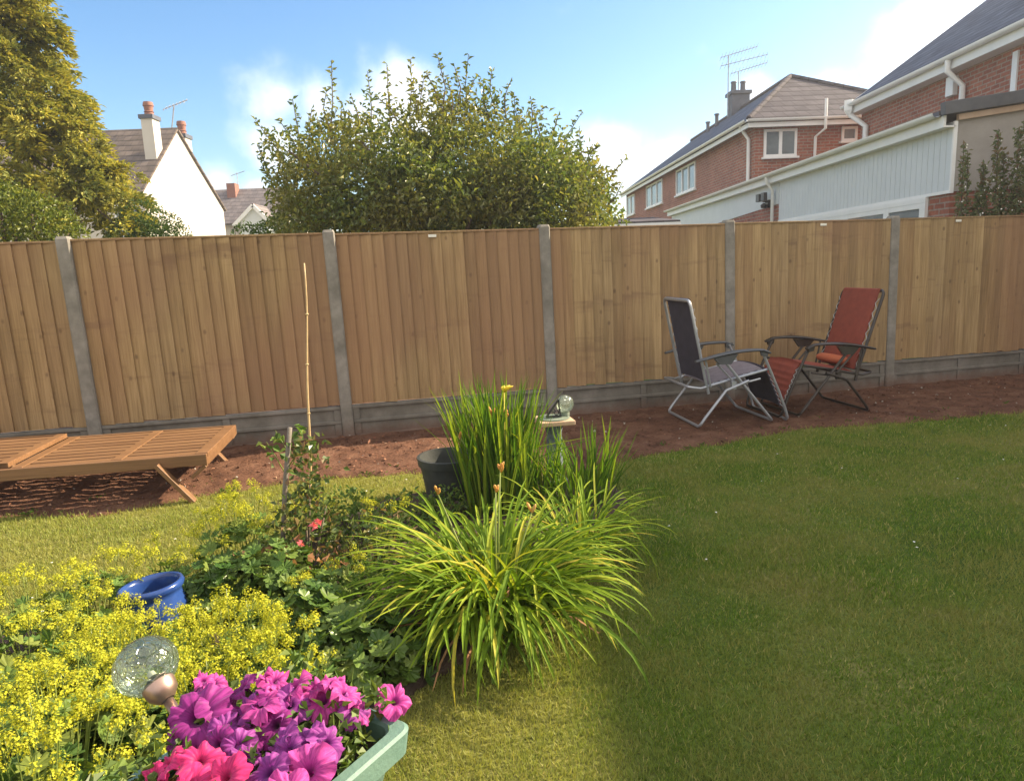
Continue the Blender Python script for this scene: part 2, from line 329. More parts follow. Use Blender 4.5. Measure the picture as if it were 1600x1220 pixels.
# ---------------------------------------------------------------- palette
M = {}
M['concrete'] = surf('concrete', [(.17, .155, .135), (.27, .25, .22)], 9, .9, .5, 120, bd=.002)
M['gravelboard'] = surf('gravelboard', [(.13, .118, .10), (.215, .195, .17)], 6, .92, .5, 90, bd=.002)
def soil_splash(Mt, z0, z1, colr=(.15, .08, .055)):
    n, l = Mt.node_tree.nodes, Mt.node_tree.links; p = [x for x in n if x.type == 'BSDF_PRINCIPLED'][0]; src = p.inputs['Base Color'].links[0].from_socket
    t = n.new('ShaderNodeTexCoord'); s = n.new('ShaderNodeSeparateXYZ'); l.new(t.outputs['Object'], s.inputs[0]); nn = noise(n, l, 14, 5, .7, t.outputs['Object'])
    mr = n.new('ShaderNodeMapRange'); l.new(math_(n, l, 'MULTIPLY_ADD', nn.outputs['Fac'], -(z1-z0)*1.5, s.outputs[2]), mr.inputs[0]); mr.inputs[1].default_value = z0-(z1-z0)*.3; mr.inputs[2].default_value = z0-(z1-z0)*1.1; mr.inputs[4].default_value = .75
    col = mixrgb(n, l, mr.outputs[0], src, colr)
    n3 = noise(n, l, 2.2, 6, .7, t.outputs['Object']); r3 = ramp(n, [(.72, .72, .68), (1.12, 1.12, 1.12)], [.35, .6]); l.new(n3.outputs['Fac'], r3.inputs[0]); l.new(mixrgb(n, l, .8, col, r3.outputs[0], 'MULTIPLY'), p.inputs['Base Color'])
soil_splash(M['concrete'], .10, .26); soil_splash(M['gravelboard'], .08, .20)
M['board'] = woodmat('fence_board', [(.31, .205, .10), (.35, .24, .12), (.29, .18, .085), (.40, .28, .145), (.33, .22, .105)], 2, False, (.17, .095, .05))
M['lounger'] = woodmat('lounger_wood', [(.165, .083, .038), (.22, .118, .055), (.15, .075, .033)], 0, False, None, .5)
M['white'] = surf('white_upvc', [(.74, .75, .75), (.82, .82, .81)], 3, .45, 0)
M['cladding'] = surf('grey_cladding', [(.56, .60, .62), (.62, .66, .68)], 2, .5, 0)
M['render'] = surf('grey_render', [(.30, .28, .255), (.36, .335, .31)], 5, .9, .3, 60)
M['whiterender'] = surf('white_render', [(.50, .46, .42), (.57, .53, .49)], .8, .9, .2, 40)
M['darkroof'] = surf('dark_capping', [(.05, .055, .065), (.09, .095, .11)], 5, .6, .2)
M['glass'] = surf('window_glass', [(.10, .13, .15), (.20, .24, .26)], 1.2, .06, 0, spec=.9)
M['black'] = surf('black_plastic', [(.018, .018, .02), (.03, .03, .03)], 9, .45, .2, 60)
M['lead'] = surf('grey_lead', [(.055, .062, .085), (.09, .10, .13)], 6, .6, .2)
M['metal'] = surf('aerial_metal', [(.35, .35, .36), (.5, .5, .5)], 9, .4, 0, metal=.7)
M['terracotta'] = surf('terracotta', [(.20, .085, .06), (.29, .13, .09)], 9, .8, .2)
M['trunk'] = surf('bark', [(.07, .05, .035), (.14, .105, .075)], 12, .9, .8, 50, bd=.01)

# ---------------------------------------------------------------- ground
LAWN_EDGE = [(-9, 3.75), (-5.5, 3.85), (-3.24, 4.17), (-2.58, 4.1), (-2.14, 4.40), (-1.7, 4.62), (-1.12, 4.76), (-.47, 4.78), (.2, 4.6), (.6, 4.69), (.93, 4.97), (1.41, 5.17), (2.4, 5.62), (3.23, 5.70), (4.47, 5.91), (7.8, 6.4)]
FA = math.radians(13.6); FO = A(-3.39, 5.5, 0); FD = A(math.cos(FA), math.sin(FA), 0)
_ex = np.array([p[0] for p in LAWN_EDGE]); _ey = np.array([p[1] for p in LAWN_EDGE])
def edge_y(x): return np.interp(x, _ex, _ey)+.10*(fbm(x*3, x*0+3, 5)-.45)+.06*(fbm(x*13, x*0+8, 6)-.45)
def soilness(x, y):   # >0 inside the soil strip by that many metres
    return y-edge_y(x)
BED = [(-9, 2.9), (-2.6, 2.45), (-1.75, 2.75), (-1.3, 3.5), (-.8, 4.2), (-.1, 4.42), (.62, 4.45), (.68, 4.0), (.32, 3.4), (.12, 2.8), (-.05, 2.5), (-.3, 2.25), (-.5, 2.0), (-.62, 1.5), (-.7, .4), (-9, .4)]
_bed = np.array(BED)
def inbed(x, y):
    c = np.zeros(np.shape(x), bool); n = len(_bed)
    for i in range(n):
        x1, y1 = _bed[i]; x2, y2 = _bed[(i+1) % n]
        c ^= ((y1 > y) != (y2 > y)) & (x < (x2-x1)*(y-y1)/(y2-y1+1e-12)+x1)
    return c
def lawnmat():
    Mt, n, l, o = newmat('lawn_ground'); p = n.new('ShaderNodeBsdfPrincipled'); l.new(p.outputs[0], o.inputs[0])
    t = n.new('ShaderNodeTexCoord'); a = noise(n, l, 1.1, 5, .65, t.outputs['Object']); r = ramp(n, [(.07, .115, .022), (.12, .165, .035), (.24, .21, .08)], [.35, .5, .68]); l.new(a.outputs['Fac'], r.inputs[0])
    b = noise(n, l, 60, 4, .7, t.outputs['Object']); br = ramp(n, [(.45, .45, .4), (1.3, 1.3, 1.2)], [.3, .7]); l.new(b.outputs['Fac'], br.inputs[0])
    l.new(mixrgb(n, l, .9, mixrgb(n, l, math_(n, l, 'MULTIPLY', sunny_dryness(n, l), .6), r.outputs[0], (.25, .21, .075)), br.outputs[0], 'MULTIPLY'), p.inputs['Base Color']); p.inputs['Roughness'].default_value = .95; p.inputs['Specular IOR Level'].default_value = .1
    l.new(bump(n, l, b.outputs['Fac'], .8, .01), p.inputs['Normal']); return Mt
def soilmat():
    Mt, n, l, o = newmat('red_soil'); p = n.new('ShaderNodeBsdfPrincipled'); l.new(p.outputs[0], o.inputs[0])
    t = n.new('ShaderNodeTexCoord'); a = noise(n, l, 5, 8, .7, t.outputs['Object']); r = ramp(n, [(.085, .040, .026), (.155, .076, .048), (.23, .125, .082)], [.32, .5, .7]); l.new(a.outputs['Fac'], r.inputs[0])
    b = noise(n, l, 55, 5, .75, t.outputs['Object']); br = ramp(n, [(.5, .5, .5), (1.3, 1.3, 1.3)], [.3, .7]); l.new(b.outputs['Fac'], br.inputs[0])
    l.new(mixrgb(n, l, .8, r.outputs[0], br.outputs[0], 'MULTIPLY'), p.inputs['Base Color']); p.inputs['Roughness'].default_value = .95; p.inputs['Specular IOR Level'].default_value = .15
    l.new(bump(n, l, b.outputs['Fac'], 1, .02), p.inputs['Normal']); return Mt
M['bedsoil'] = surf('bed_soil', [(.035, .022, .015), (.075, .045, .03)], 12, .95, .8, 70, bd=.01)
M['lawn'] = lawnmat(); M['soil'] = soilmat()
g = MB(); g.add([(-140, -50, 0), (140, -50, 0), (140, 230, 0), (-140, 230, 0)], [(0, 1, 2, 3)])
struct(g.obj('lawn_ground', M['lawn']))
# soil strip along the fence: a sheet that rises out of the lawn
def gridmesh(name, xs, ys, zf, mat):
    X, Y = np.meshgrid(xs, ys); Z = zf(X, Y); V = np.stack([X, Y, Z], -1).reshape(-1, 3); nx, ny = len(xs), len(ys)
    i = (np.arange(ny-1)[:, None]*nx+np.arange(nx-1)[None]).ravel(); F = np.stack([i, i+1, i+nx+1, i+nx], 1)
    zz = V[:, 2]; F = F[(zz[F] > -.012).any(1)]
    return mk(name, V, [F], mat, smooth=True)
def soilz(X, Y):
    s = soilness(X, Y); rough = .035*fbm(X*9, Y*9, 1)+.018*fbm(X*31, Y*31, 2)
    return np.clip(s/.10, -1, 1)*.022+rough-.022+np.where(s < 0, -.03, 0)
struct(gridmesh('soil_strip', np.arange(-7.5, 8.2, .022), np.arange(3.6, 8.0, .022), soilz, M['soil']))
def bedz(X, Y):
    b = inbed(X, Y); return np.where(b, .012+.04*fbm(X*8, Y*8, 3), -.03)
struct(gridmesh('flower_bed_soil', np.arange(-4.2, .9, .03), np.arange(.4, 4.6, .03), bedz, M['bedsoil']))

# (soil of the bed is darker)
# bark chips and clods on the soil
M['chips'] = leafmat('chips', [(.10, .04, .025), (.22, .10, .06), (.30, .15, .09), (.16, .06, .04), (.42, .27, .17)], trans=0, rough=.8, gloss=.02, pos=[0, .35, .6, .9, 1])
def chips():
    n = 9000; x = rng.uniform(-5, 6.5, n); y = rng.uniform(3.7, 7.6, n); k = (soilness(x, y) > .02) & (y < FO[1]+.242*(x+3.39)-.05)
    dens = fbm(x*1.7, y*1.7, 11); k &= rng.random(n) < np.clip((dens-.25)*2.2, .05, 1)*np.where(x < .3, 1, .35); x, y = x[k], y[k]; n = len(x)
    D = np.stack([*rng.normal(size=(2, n)), rng.normal(0, .25, n)], 1); Nn = A(0, 0, 1)+rng.normal(0, .4, (n, 3))
    V, F = leaves(np.stack([x, y, soilz(x, y)+.006], 1), D, Nn, rng.uniform(.012, .05, n), rng.uniform(.008, .022, n), .1, .1)
    struct(mk('bark_chips', V, [F], M['chips']), 'stuff')
    n = 2600; x = rng.uniform(-4.5, 6, n); y = rng.uniform(3.7, 7.4, n); k = (soilness(x, y) > .02) & (y < FO[1]+.242*(x+3.39)-.05); x, y = x[k], y[k]; n = len(x)
    ico = np.array([(1, 0, 0), (-1, 0, 0), (0, 1, 0), (0, -1, 0), (0, 0, .7), (0, 0, -.7)], float); f = np.array([(0, 2, 4), (2, 1, 4), (1, 3, 4), (3, 0, 4), (2, 0, 5), (1, 2, 5), (3, 1, 5), (0, 3, 5)])
    V, F = stamp(ico, f, frames(rdir(n)), np.stack([x, y, soilz(x, y)+.004], 1), rng.uniform(.004, .018, n)**1.0)
    struct(mk('soil_clods', V, [F], M['soil']), 'stuff')
chips()
M['stonebits'] = surf('pale_stones', [(.22, .18, .15), (.45, .40, .34)], 15, .85, .3)
def stones():
    n = 420; x = rng.uniform(-4.5, 6.3, n); y = rng.uniform(3.8, 7.5, n); k = (soilness(x, y) > -.03) & (y < FO[1]+.242*(x+3.39)-.03); x, y = x[k], y[k]; n = len(x)
    ico = np.array([(1, 0, 0), (-1, 0, 0), (0, 1, 0), (0, -1, 0), (0, 0, .6), (0, 0, -.6)], float); f = np.array([(0, 2, 4), (2, 1, 4), (1, 3, 4), (3, 0, 4), (2, 0, 5), (1, 2, 5), (3, 1, 5), (0, 3, 5)])
    V, F = stamp(ico, f, frames(rdir(n)), np.stack([x, y, soilz(x, y)+.004], 1), .004+.012*rng.random(n)**3); struct(mk('small_stones', V, [F], M['stonebits']), 'stuff')
stones()
M['weed'] = leafmat('weed_leaf', [(.06, .12, .02), (.10, .17, .03)], trans=.3, gloss=.02)
def weeds():
    n = 60; x = rng.uniform(-4, 6, n); s = rng.uniform(0.02, .5, n)**1.5; y = edge_y(x)+s; P = []
    for a, b in zip(x, y): m_ = rng.integers(4, 14); P.append(np.stack([a+rng.normal(0, .02, m_), b+rng.normal(0, .02, m_), np.full(m_, .012)], 1))
    P = np.concatenate(P); D = rdir(len(P)); D[:, 2] = abs(D[:, 2])*.6+.25; V, F = leaves(P, D, A(0, 0, 1)+rdir(len(P))*.4, rng.uniform(.015, .05, len(P)), .010, .2, .3); struct(mk('edge_weeds', V, [F], M['weed']), 'stuff')
weeds()

# grass
M['grass'] = leafmat('grass_blades', [(.085, .16, .02), (.135, .23, .03), (.20, .285, .04), (.34, .33, .09), (.6, .5, .22)], trans=.4, big=(.29, .28, .085), bigscale=1.9, sunny_dry=(.34, .335, .10), gloss=.02, pos=[0, .45, .75, .92, 1])
def grass():
    n = 680000; r = 1.3+8.2*rng.random(n)**1.25; a = rng.uniform(-.78, .72, n); x = r*np.sin(a); y = r*np.cos(a)
    s = soilness(x, y); k = ((s < 0) | (rng.random(n) < np.exp(-np.maximum(s, 0)/.05)*.5)) & ((~inbed(x, y)) | (rng.random(n) < .04)) & (x < 6.5)
    x, y, r = x[k], y[k], r[k]; n = len(x)
    tuft = fbm(x*2.2, y*2.2, 21); h = rng.uniform(.011, .027, n)*(.6+.9*tuft)*(1+.25*(r > 3)); w = rng.uniform(.0022, .004, n)*(.75+r*.22)
    tip = np.stack([rng.normal(0, .55, n), rng.normal(0, .55, n), np.ones(n)], 1); tip = unit(tip)*h[:, None]
    b = np.stack([x, y, np.where(soilness(x, y) > 0, .006, 0)-.001], 1); th = rng.uniform(0, PI, n); S = np.stack([np.cos(th), np.sin(th), 0*th], 1)*w[:, None]/2
    V = np.stack([b-S, b+S, b+tip], 1).reshape(-1, 3); F = np.arange(n)[:, None]*3+[0, 1, 2]
    struct(mk('lawn_grass', V, [F], M['grass']), 'stuff')
grass()
M['petal_white'] = surf('white_petal', [(.7, .68, .6), (.8, .78, .7)], 5, .7, 0)
def specks():
    n = 46; x = rng.uniform(-2.6, 4.5, n); y = rng.uniform(1.9, 5.5, n); k = soilness(x, y) < -.1; k &= ~inbed(x, y); x, y = x[k], y[k]
    P = np.stack([x, y, 0*x+.02], 1); V, F = leaves(P, rdir(len(x))*A(1, 1, .1), A(0, 0, 1)+0*P, .016, .013, .1, .1)
    struct(mk('clover_heads', V, [F], M['petal_white']), 'stuff')
specks()
exec_order = 'setting done'

# thin summer haze
_b = MB(); _b.box((-142, -52, -1.0), (142, 232, 16)); HZ = _b.obj('haze', bpy.data.materials.new('haze')); struct(HZ, 'stuff')
_m = HZ.data.materials[0]; _m.use_nodes = True; _n = _m.node_tree.nodes; _n.clear(); _o = _n.new('ShaderNodeOutputMaterial'); _v = _n.new('ShaderNodeVolumePrincipled')
_v.inputs['Density'].default_value = .0020; _v.inputs['Color'].default_value = (.92, .94, 1, 1); _v.inputs['Anisotropy'].default_value = .5
_m.node_tree.links.new(_v.outputs[0], _o.inputs['Volume'])

# ---------------------------------------------------------------- fence
LEAN = .020
def sheared(o):
    co = np.empty(len(o.data.vertices)*3, np.float32); o.data.vertices.foreach_get('co', co); co = co.reshape(-1, 3); co[:, 0] -= (co[:, 2]-.6)*LEAN
    o.data.vertices.foreach_set('co', co.ravel()); o.data.update(); return o
def build_fence():
    root = thing('fence', 'long timber feather edge fence with grey concrete posts and gravel boards', 'fence', FO, FA)
    posts = [-3.85, -1.95, .005, 1.985, 3.86, 5.715, 7.60, 9.45, 11.35]
    for p in posts:
        b = MB(); w = .05; y0, y1 = -.045, .06; c = .012; H = 1.79
        ring = lambda z, s=1.0: [(p+a*s, yy*s, z) for a, yy in ((-w+c, y0), (w-c, y0), (w, y0+c), (w, y1-c), (w-c, y1), (-w+c, y1), (-w, y1-c), (-w, y0+c))]
        V = ring(-.1)+ring(H-.02)+ring(H, .8); Q = [(i*8+k, i*8+(k+1) % 8, (i+1)*8+(k+1) % 8, (i+1)*8+k) for i in range(2) for k in range(8)]
        b.add(V, Q, [(16, 16+k, 17+k) for k in range(1, 7)]); sheared(b.obj('concrete_post', M['concrete'], root))
    for i in range(len(posts)-1):
        x0, x1 = posts[i]+.05, posts[i+1]-.05; pr = random.Random(i)
        b = MB(); nb = 18; w = (x1-x0)/nb; top = 1.745+pr.uniform(-.006, .006); bot = .300
        for k in range(nb):
            xa = x0+k*w; xb = xa+w; xa = xa-.008 if k else xa
            ya, yb = -.003, -.017-pr.uniform(0, .006)
            if i % 2: pass
            e = pr.uniform(-.003, .003); bo = bot+pr.uniform(-.006, .01)
            if pr.random() < .15: yb -= .006
            b.hexa([(xa+e, ya, bo), (xb+e, yb, bo), (xb+e, .008, bo), (xa+e, .008, bo), (xa, ya, top), (xb, yb, top), (xb, .008, top), (xa, .008, top)])
        sheared(b.obj('fence_panel', M['board'], root))
        if i in (3, 5, 6): lb = MB(); u = x0+(.78, .95, .7)[(3, 5, 6).index(i)]; lb.box((u, -.030, top-.035), (u+.07, -.026, top-.012)); sheared(lb.obj('staple_tag', M['petal_white'], root))
        r = MB(); r.box((x0, -.022, top+.001), (x1, .03, top+.018)); sheared(bevel(r.obj('capping_rail', M['board'], root), .003))
        r = MB()
        for z in (.42, 1.05, 1.6): r.box((x0, .010, z), (x1, .05, z+.06))
        sheared(r.obj('back_rail', M['board'], root))
        q = MB(); q.box((x0, 0.0, -.1), (x1, .04, .292))
        q.box((x0, -.022, .262), (x1, -.001, .290)); q.box((x0, -.020, .135), (x1, -.001, .165)); q.box((x0, -.018, -.1), (x1, -.001, .03))
        for u in (x0+.001, (x0+x1)/2-.03, x1-.061): q.box((u, -.016, .0301), (u+.06, -.0012, .1349)); q.box((u, -.016, .1651), (u+.06, -.0012, .2619))
        sheared(bevel(q.obj('gravel_board', M['gravelboard'], root), .005))
build_fence()

# ---------------------------------------------------------------- houses
def window(parent, axis, at, a0, a1, z0, z1, out, mull=1, name='window'):
    """window on a wall plane: axis 'Y' = wall x=at (a along y); axis 'X' = wall y=at; out = sign of the outward side"""
    def bx(b, u0, u1, w0, w1, d0, d1):
        lo, hi = sorted((at+out*d0, at+out*d1))
        b.box((lo, u0, w0), (hi, u1, w1)) if axis == 'Y' else b.box((u0, lo, w0), (u1, hi, w1))
    f = MB(); t = .06
    bx(f, a0, a1, z0, z0+t, .002, .05); bx(f, a0, a1, z1-t, z1, .002, .05); bx(f, a0, a0+t, z0+t, z1-t, .002, .048); bx(f, a1-t, a1, z0+t, z1-t, .002, .048)
    for k in range(1, mull+1): c = a0+(a1-a0)*k/(mull+1); bx(f, c-.04, c+.04, z0+t, z1-t, .002, .052)
    fo = f.obj(name, M['white'], parent)
    s = MB(); bx(s, a0-.05, a1+.05, z0-.05, z0-.001, .002, .10); s.obj('sill', M['white'], fo)
    p = MB(); bx(p, a0+t, a1-t, z0+t, z1-t, .004, .02); p.obj('pane', M['glass'], fo)
    return fo
def pipe(parent, pts, r=.04, name='downpipe'):
    b = MB(); b.tube(pts, r, 10); return smooth_angle(b.obj(name, M['white'], parent))
def gutter(parent, p, q, r=.06, name='gutter', mat=None):
    b = MB(); p, q = A(*p), A(*q); d = unit(q-p); s = np.cross(d, A(0, 0, 1)); V = []; n = 8
    for c in (p, q):
        for rr in (r, r*.85):
            for k in range(n+1): a = PI*k/n; V.append(c+s*math.cos(a)*rr-A(0, 0, 1)*math.sin(a)*rr)
    Q = []
    for k in range(n): Q += [(k, k+1, 18+k+1, 18+k), (9+k, 27+k, 27+k+1, 9+k+1)]
    Q += [(0, 18, 27, 9), (8, 17, 35, 26)]; b.add(V, Q); return b.obj(name, mat or M['white'], parent)

M['brickY'] = brickmat('red_brick_side', 'Y', (.27, .078, .048), (.38, .13, .08), (.31, .24, .20))
M['brickX'] = brickmat('red_brick_end', 'X', (.27, .078, .048), (.38, .13, .08), (.31, .24, .20))
M['tiles'] = tilemat('grey_brown_tiles', (.075, .068, .078), (.10, .09, .10), .22, 'X', .6)
M['slate'] = tilemat('blue_grey_tiles', (.08, .10, .145), (.11, .135, .19), .13, 'Y', .25)

def terrace_house():
    H = thing('terrace_house', 'far red brick terrace with hipped tiled roof, chimney and aerials', 'house', (6.39, 18.36, 0), math.radians(1.1))
    w = 4.8; L_ = 17.3; ez = 4.8; oy = 0
    b = MB(); b.box((0, 0, 0), (w, L_, ez)); wl = b.obj('wall', [M['brickY'], M['brickX']], H)
    wl.data.polygons.foreach_set('material_index', [1 if abs(p.normal.y) > .5 else 0 for p in wl.data.polygons])
    o = .3; e = ez+.02; rx, ry, rz = w/2, 3.66, 6.72
    r = MB(); P = dict(a=(-o, -o, e), b=(w+o, -o, e), c=(w+o, L_+o, e), d=(-o, L_+o, e), p=(rx, ry, rz), q=(rx, L_-3, rz))
    r.slab([P['a'], P['b'], P['p']], .07); r.slab([P['c'], P['d'], P['q']], .07)
    r.slab([P['b'], P['c'], P['q'], P['p']], .072)
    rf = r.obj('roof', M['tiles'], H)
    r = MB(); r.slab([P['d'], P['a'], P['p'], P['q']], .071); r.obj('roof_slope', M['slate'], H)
    h = MB(); h.tube([A(*P['a'])+A(.04, .04, .02), A(*P['p'])+A(0, 0, .03), A(*P['q'])+A(0, 0, .03)], .07, 6); h.tube([A(*P['b'])+A(-.04, .04, .02), A(*P['p'])+A(0, 0, .03)], .07, 6); h.obj('ridge_tiles', M['tiles'], rf)
    s = MB(); s.box((-o+.02, -o+.02, e-.2), (w+o-.02, -o+.05, e-.09)); s.box((-o+.02, -o+.055, e-.2), (-o+.05, L_, e-.09)); s.obj('fascia', M['white'], H)
    gutter(H, (-o-.03, -o-.05, e-.02), (w+o, -o-.05, e-.02)); gutter(H, (-o-.05, -o-.03, e-.02), (-o-.05, L_, e-.02))
    pipe(H, [(-.30, .25, e-.06), (-.2, .25, e-.22), (-.07, .25, e-.4), (-.07, .25, 2.2)], .045)
    pipe(H, [(1.62, -.37, e+.4), (1.62, -.37, e-.3), (1.5, -.1, e-.45), (1.5, -.08, 2.6)], .036, 'soil_pipe')
    window(H, 'X', 0, .22, 1.06, 3.93, 4.60, -1, 1)
    window(H, 'X', 0, 2.2, 2.6, 4.25, 4.6, -1, 0)
    for (y0, y1, z0, z1, k) in ((5.17, 7.57, 3.74, 4.62, 2), (9.68, 12.55, 3.7, 4.62, 2), (15.1, 16.9, 3.7, 4.6, 1)):
        window(H, 'Y', 0, y0-oy, y1-oy, z0, z1, -1, k)
    c = MB(); cy = 8.1; c.box((rx-.36, cy-.28, rz-.9), (rx+.28, cy+.28, rz+.50)); c.box((rx-.42, cy-.34, rz+.50), (rx+.34, cy+.34, rz+.62)); ch = bevel(c.obj('chimney', M['lead'], H), .01)
    c = MB()
    for dx in (-.22, .12): c.lathe([(.10, 0), (.09, .3), (.115, .32), (.10, .36), (0, .36)], 12, (rx+dx, cy, rz+.62))
    c.obj('chimney_pot', M['lead'], ch)
    for yy, hh in ((10.2, .10), (9.1, .17)):
        c = MB(); c.tube([(rx-.5, yy, rz-.6), (rx-.5, yy, rz-.1+hh)], .07, 10); c.lathe([(.10, 0), (.10, .05), (0, .06)], 10, (rx-.5, yy, rz-.12+hh)); c.obj('flue', M['lead'], H)
    a = MB(); bx = rx-.42; T = rz+1.85
    a.tube([(bx, cy, rz-.2), (bx, cy, T)], .022, 5)
    for (px_, z0, ln, s) in ((bx, T-.05, 1.5, .12), (bx, T-.33, 1.9, .12), (rx-.05, T-.6, 1.5, .12)):
        if px_ != bx: a.tube([(px_, cy, rz+.7), (px_, cy, z0+.05)], .02, 5)
        p0 = A(px_-.35, cy-.2, z0-.05); p1 = p0+A(ln*.95, .3, .42); a.tube([p0, p1], .014, 5)
        for t in np.linspace(.02, .98, 11): q = p0+(p1-p0)*t; a.tube([q-A(-.02, s, -.1), q+A(-.02, s, -.1)], .008, 4)
    a.obj('aerial', M['metal'], H)
terrace_house()

def near_house():
    H = thing('brick_house', 'near red brick house with blue grey roof and white gutter', 'house', (8.3, 16.8, 0))
    b = MB(); w = 5.5; y0, y1 = -13.3, 0; ez = 4.92; rise = 1.93
    V = [(0, y0, 0), (w, y0, 0), (w, y1, 0), (0, y1, 0), (0, y0, ez), (w, y0, ez), (w, y1, ez), (0, y1, ez), (w/2, y0, ez+rise), (w/2, y1, ez+rise)]
    b.add(V, [(3, 2, 1, 0), (0, 1, 5, 4), (1, 2, 6, 5), (2, 3, 7, 6), (3, 0, 4, 7)], [(4, 5, 8), (7, 9, 6)]); wl = b.obj('wall', [M['brickY'], M['brickX']], H)
    wl.data.polygons.foreach_set('material_index', [1 if abs(p.normal.y) > .5 else 0 for p in wl.data.polygons])
    o = .28; k = rise/(w/2); r = MB()
    r.slab([(-o, y0-.1, ez-o*k+.1), (-o, y1+.12, ez-o*k+.1), (w/2, y1+.12, ez+rise+.1), (w/2, y0-.1, ez+rise+.1)], .08)
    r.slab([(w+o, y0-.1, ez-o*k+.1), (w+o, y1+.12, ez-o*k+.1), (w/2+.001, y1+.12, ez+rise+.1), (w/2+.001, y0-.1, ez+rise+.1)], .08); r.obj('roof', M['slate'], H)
    s = MB(); s.box((-o-.0, y0, ez-.33), (-o+.03, y1+.12, ez-.13)); s.box((-o+.031, y0, ez-.33), (-.002, y1+.12, ez-.30)); s.obj('fascia', M['white'], H)
    s = MB(); s.bar((-o, y1+.13, ez-.2), (w/2, y1+.13, ez+rise-.02), .03, .18); s.obj('bargeboard', M['white'], H)
    gutter(H, (-o-.07, y0, ez-.12), (-o-.07, y1+.2, ez-.12), .07)
    yd = -3.7
    pipe(H, [(-o-.06, yd, ez-.17), (-o-.06, yd, ez-.36), (-.07, yd-.04, ez-.62), (-.07, yd-.04, 2.6)], .05)
    pipe(H, [(-o-.06, -.1, ez-.17), (-o-.03, -.1, ez-.36), (-.07, -.35, ez-.66), (-.07, -.35, 3.2)], .06)
    h = MB(); h.lathe([(.06, 0), (.12, .1), (.12, .32), (.10, .32)], 4, (-o-.06, -.1, ez-.36)); h.obj('hopper', M['white'], H)
    v = MB(); v.box((-.10, yd+.2, ez-.72), (-.002, yd+.42, ez-.38)); bevel(v.obj('vent_box', M['white'], H), .01)
    v = MB(); v.box((-.03, -5.02, 3.6), (-.002, -4.9, ez-.4)); v.obj('conduit', M['white'], H)
    window(H, 'Y', 0, -6.6, -5.9, 3.4, 4.3, -1, 0)
near_house()

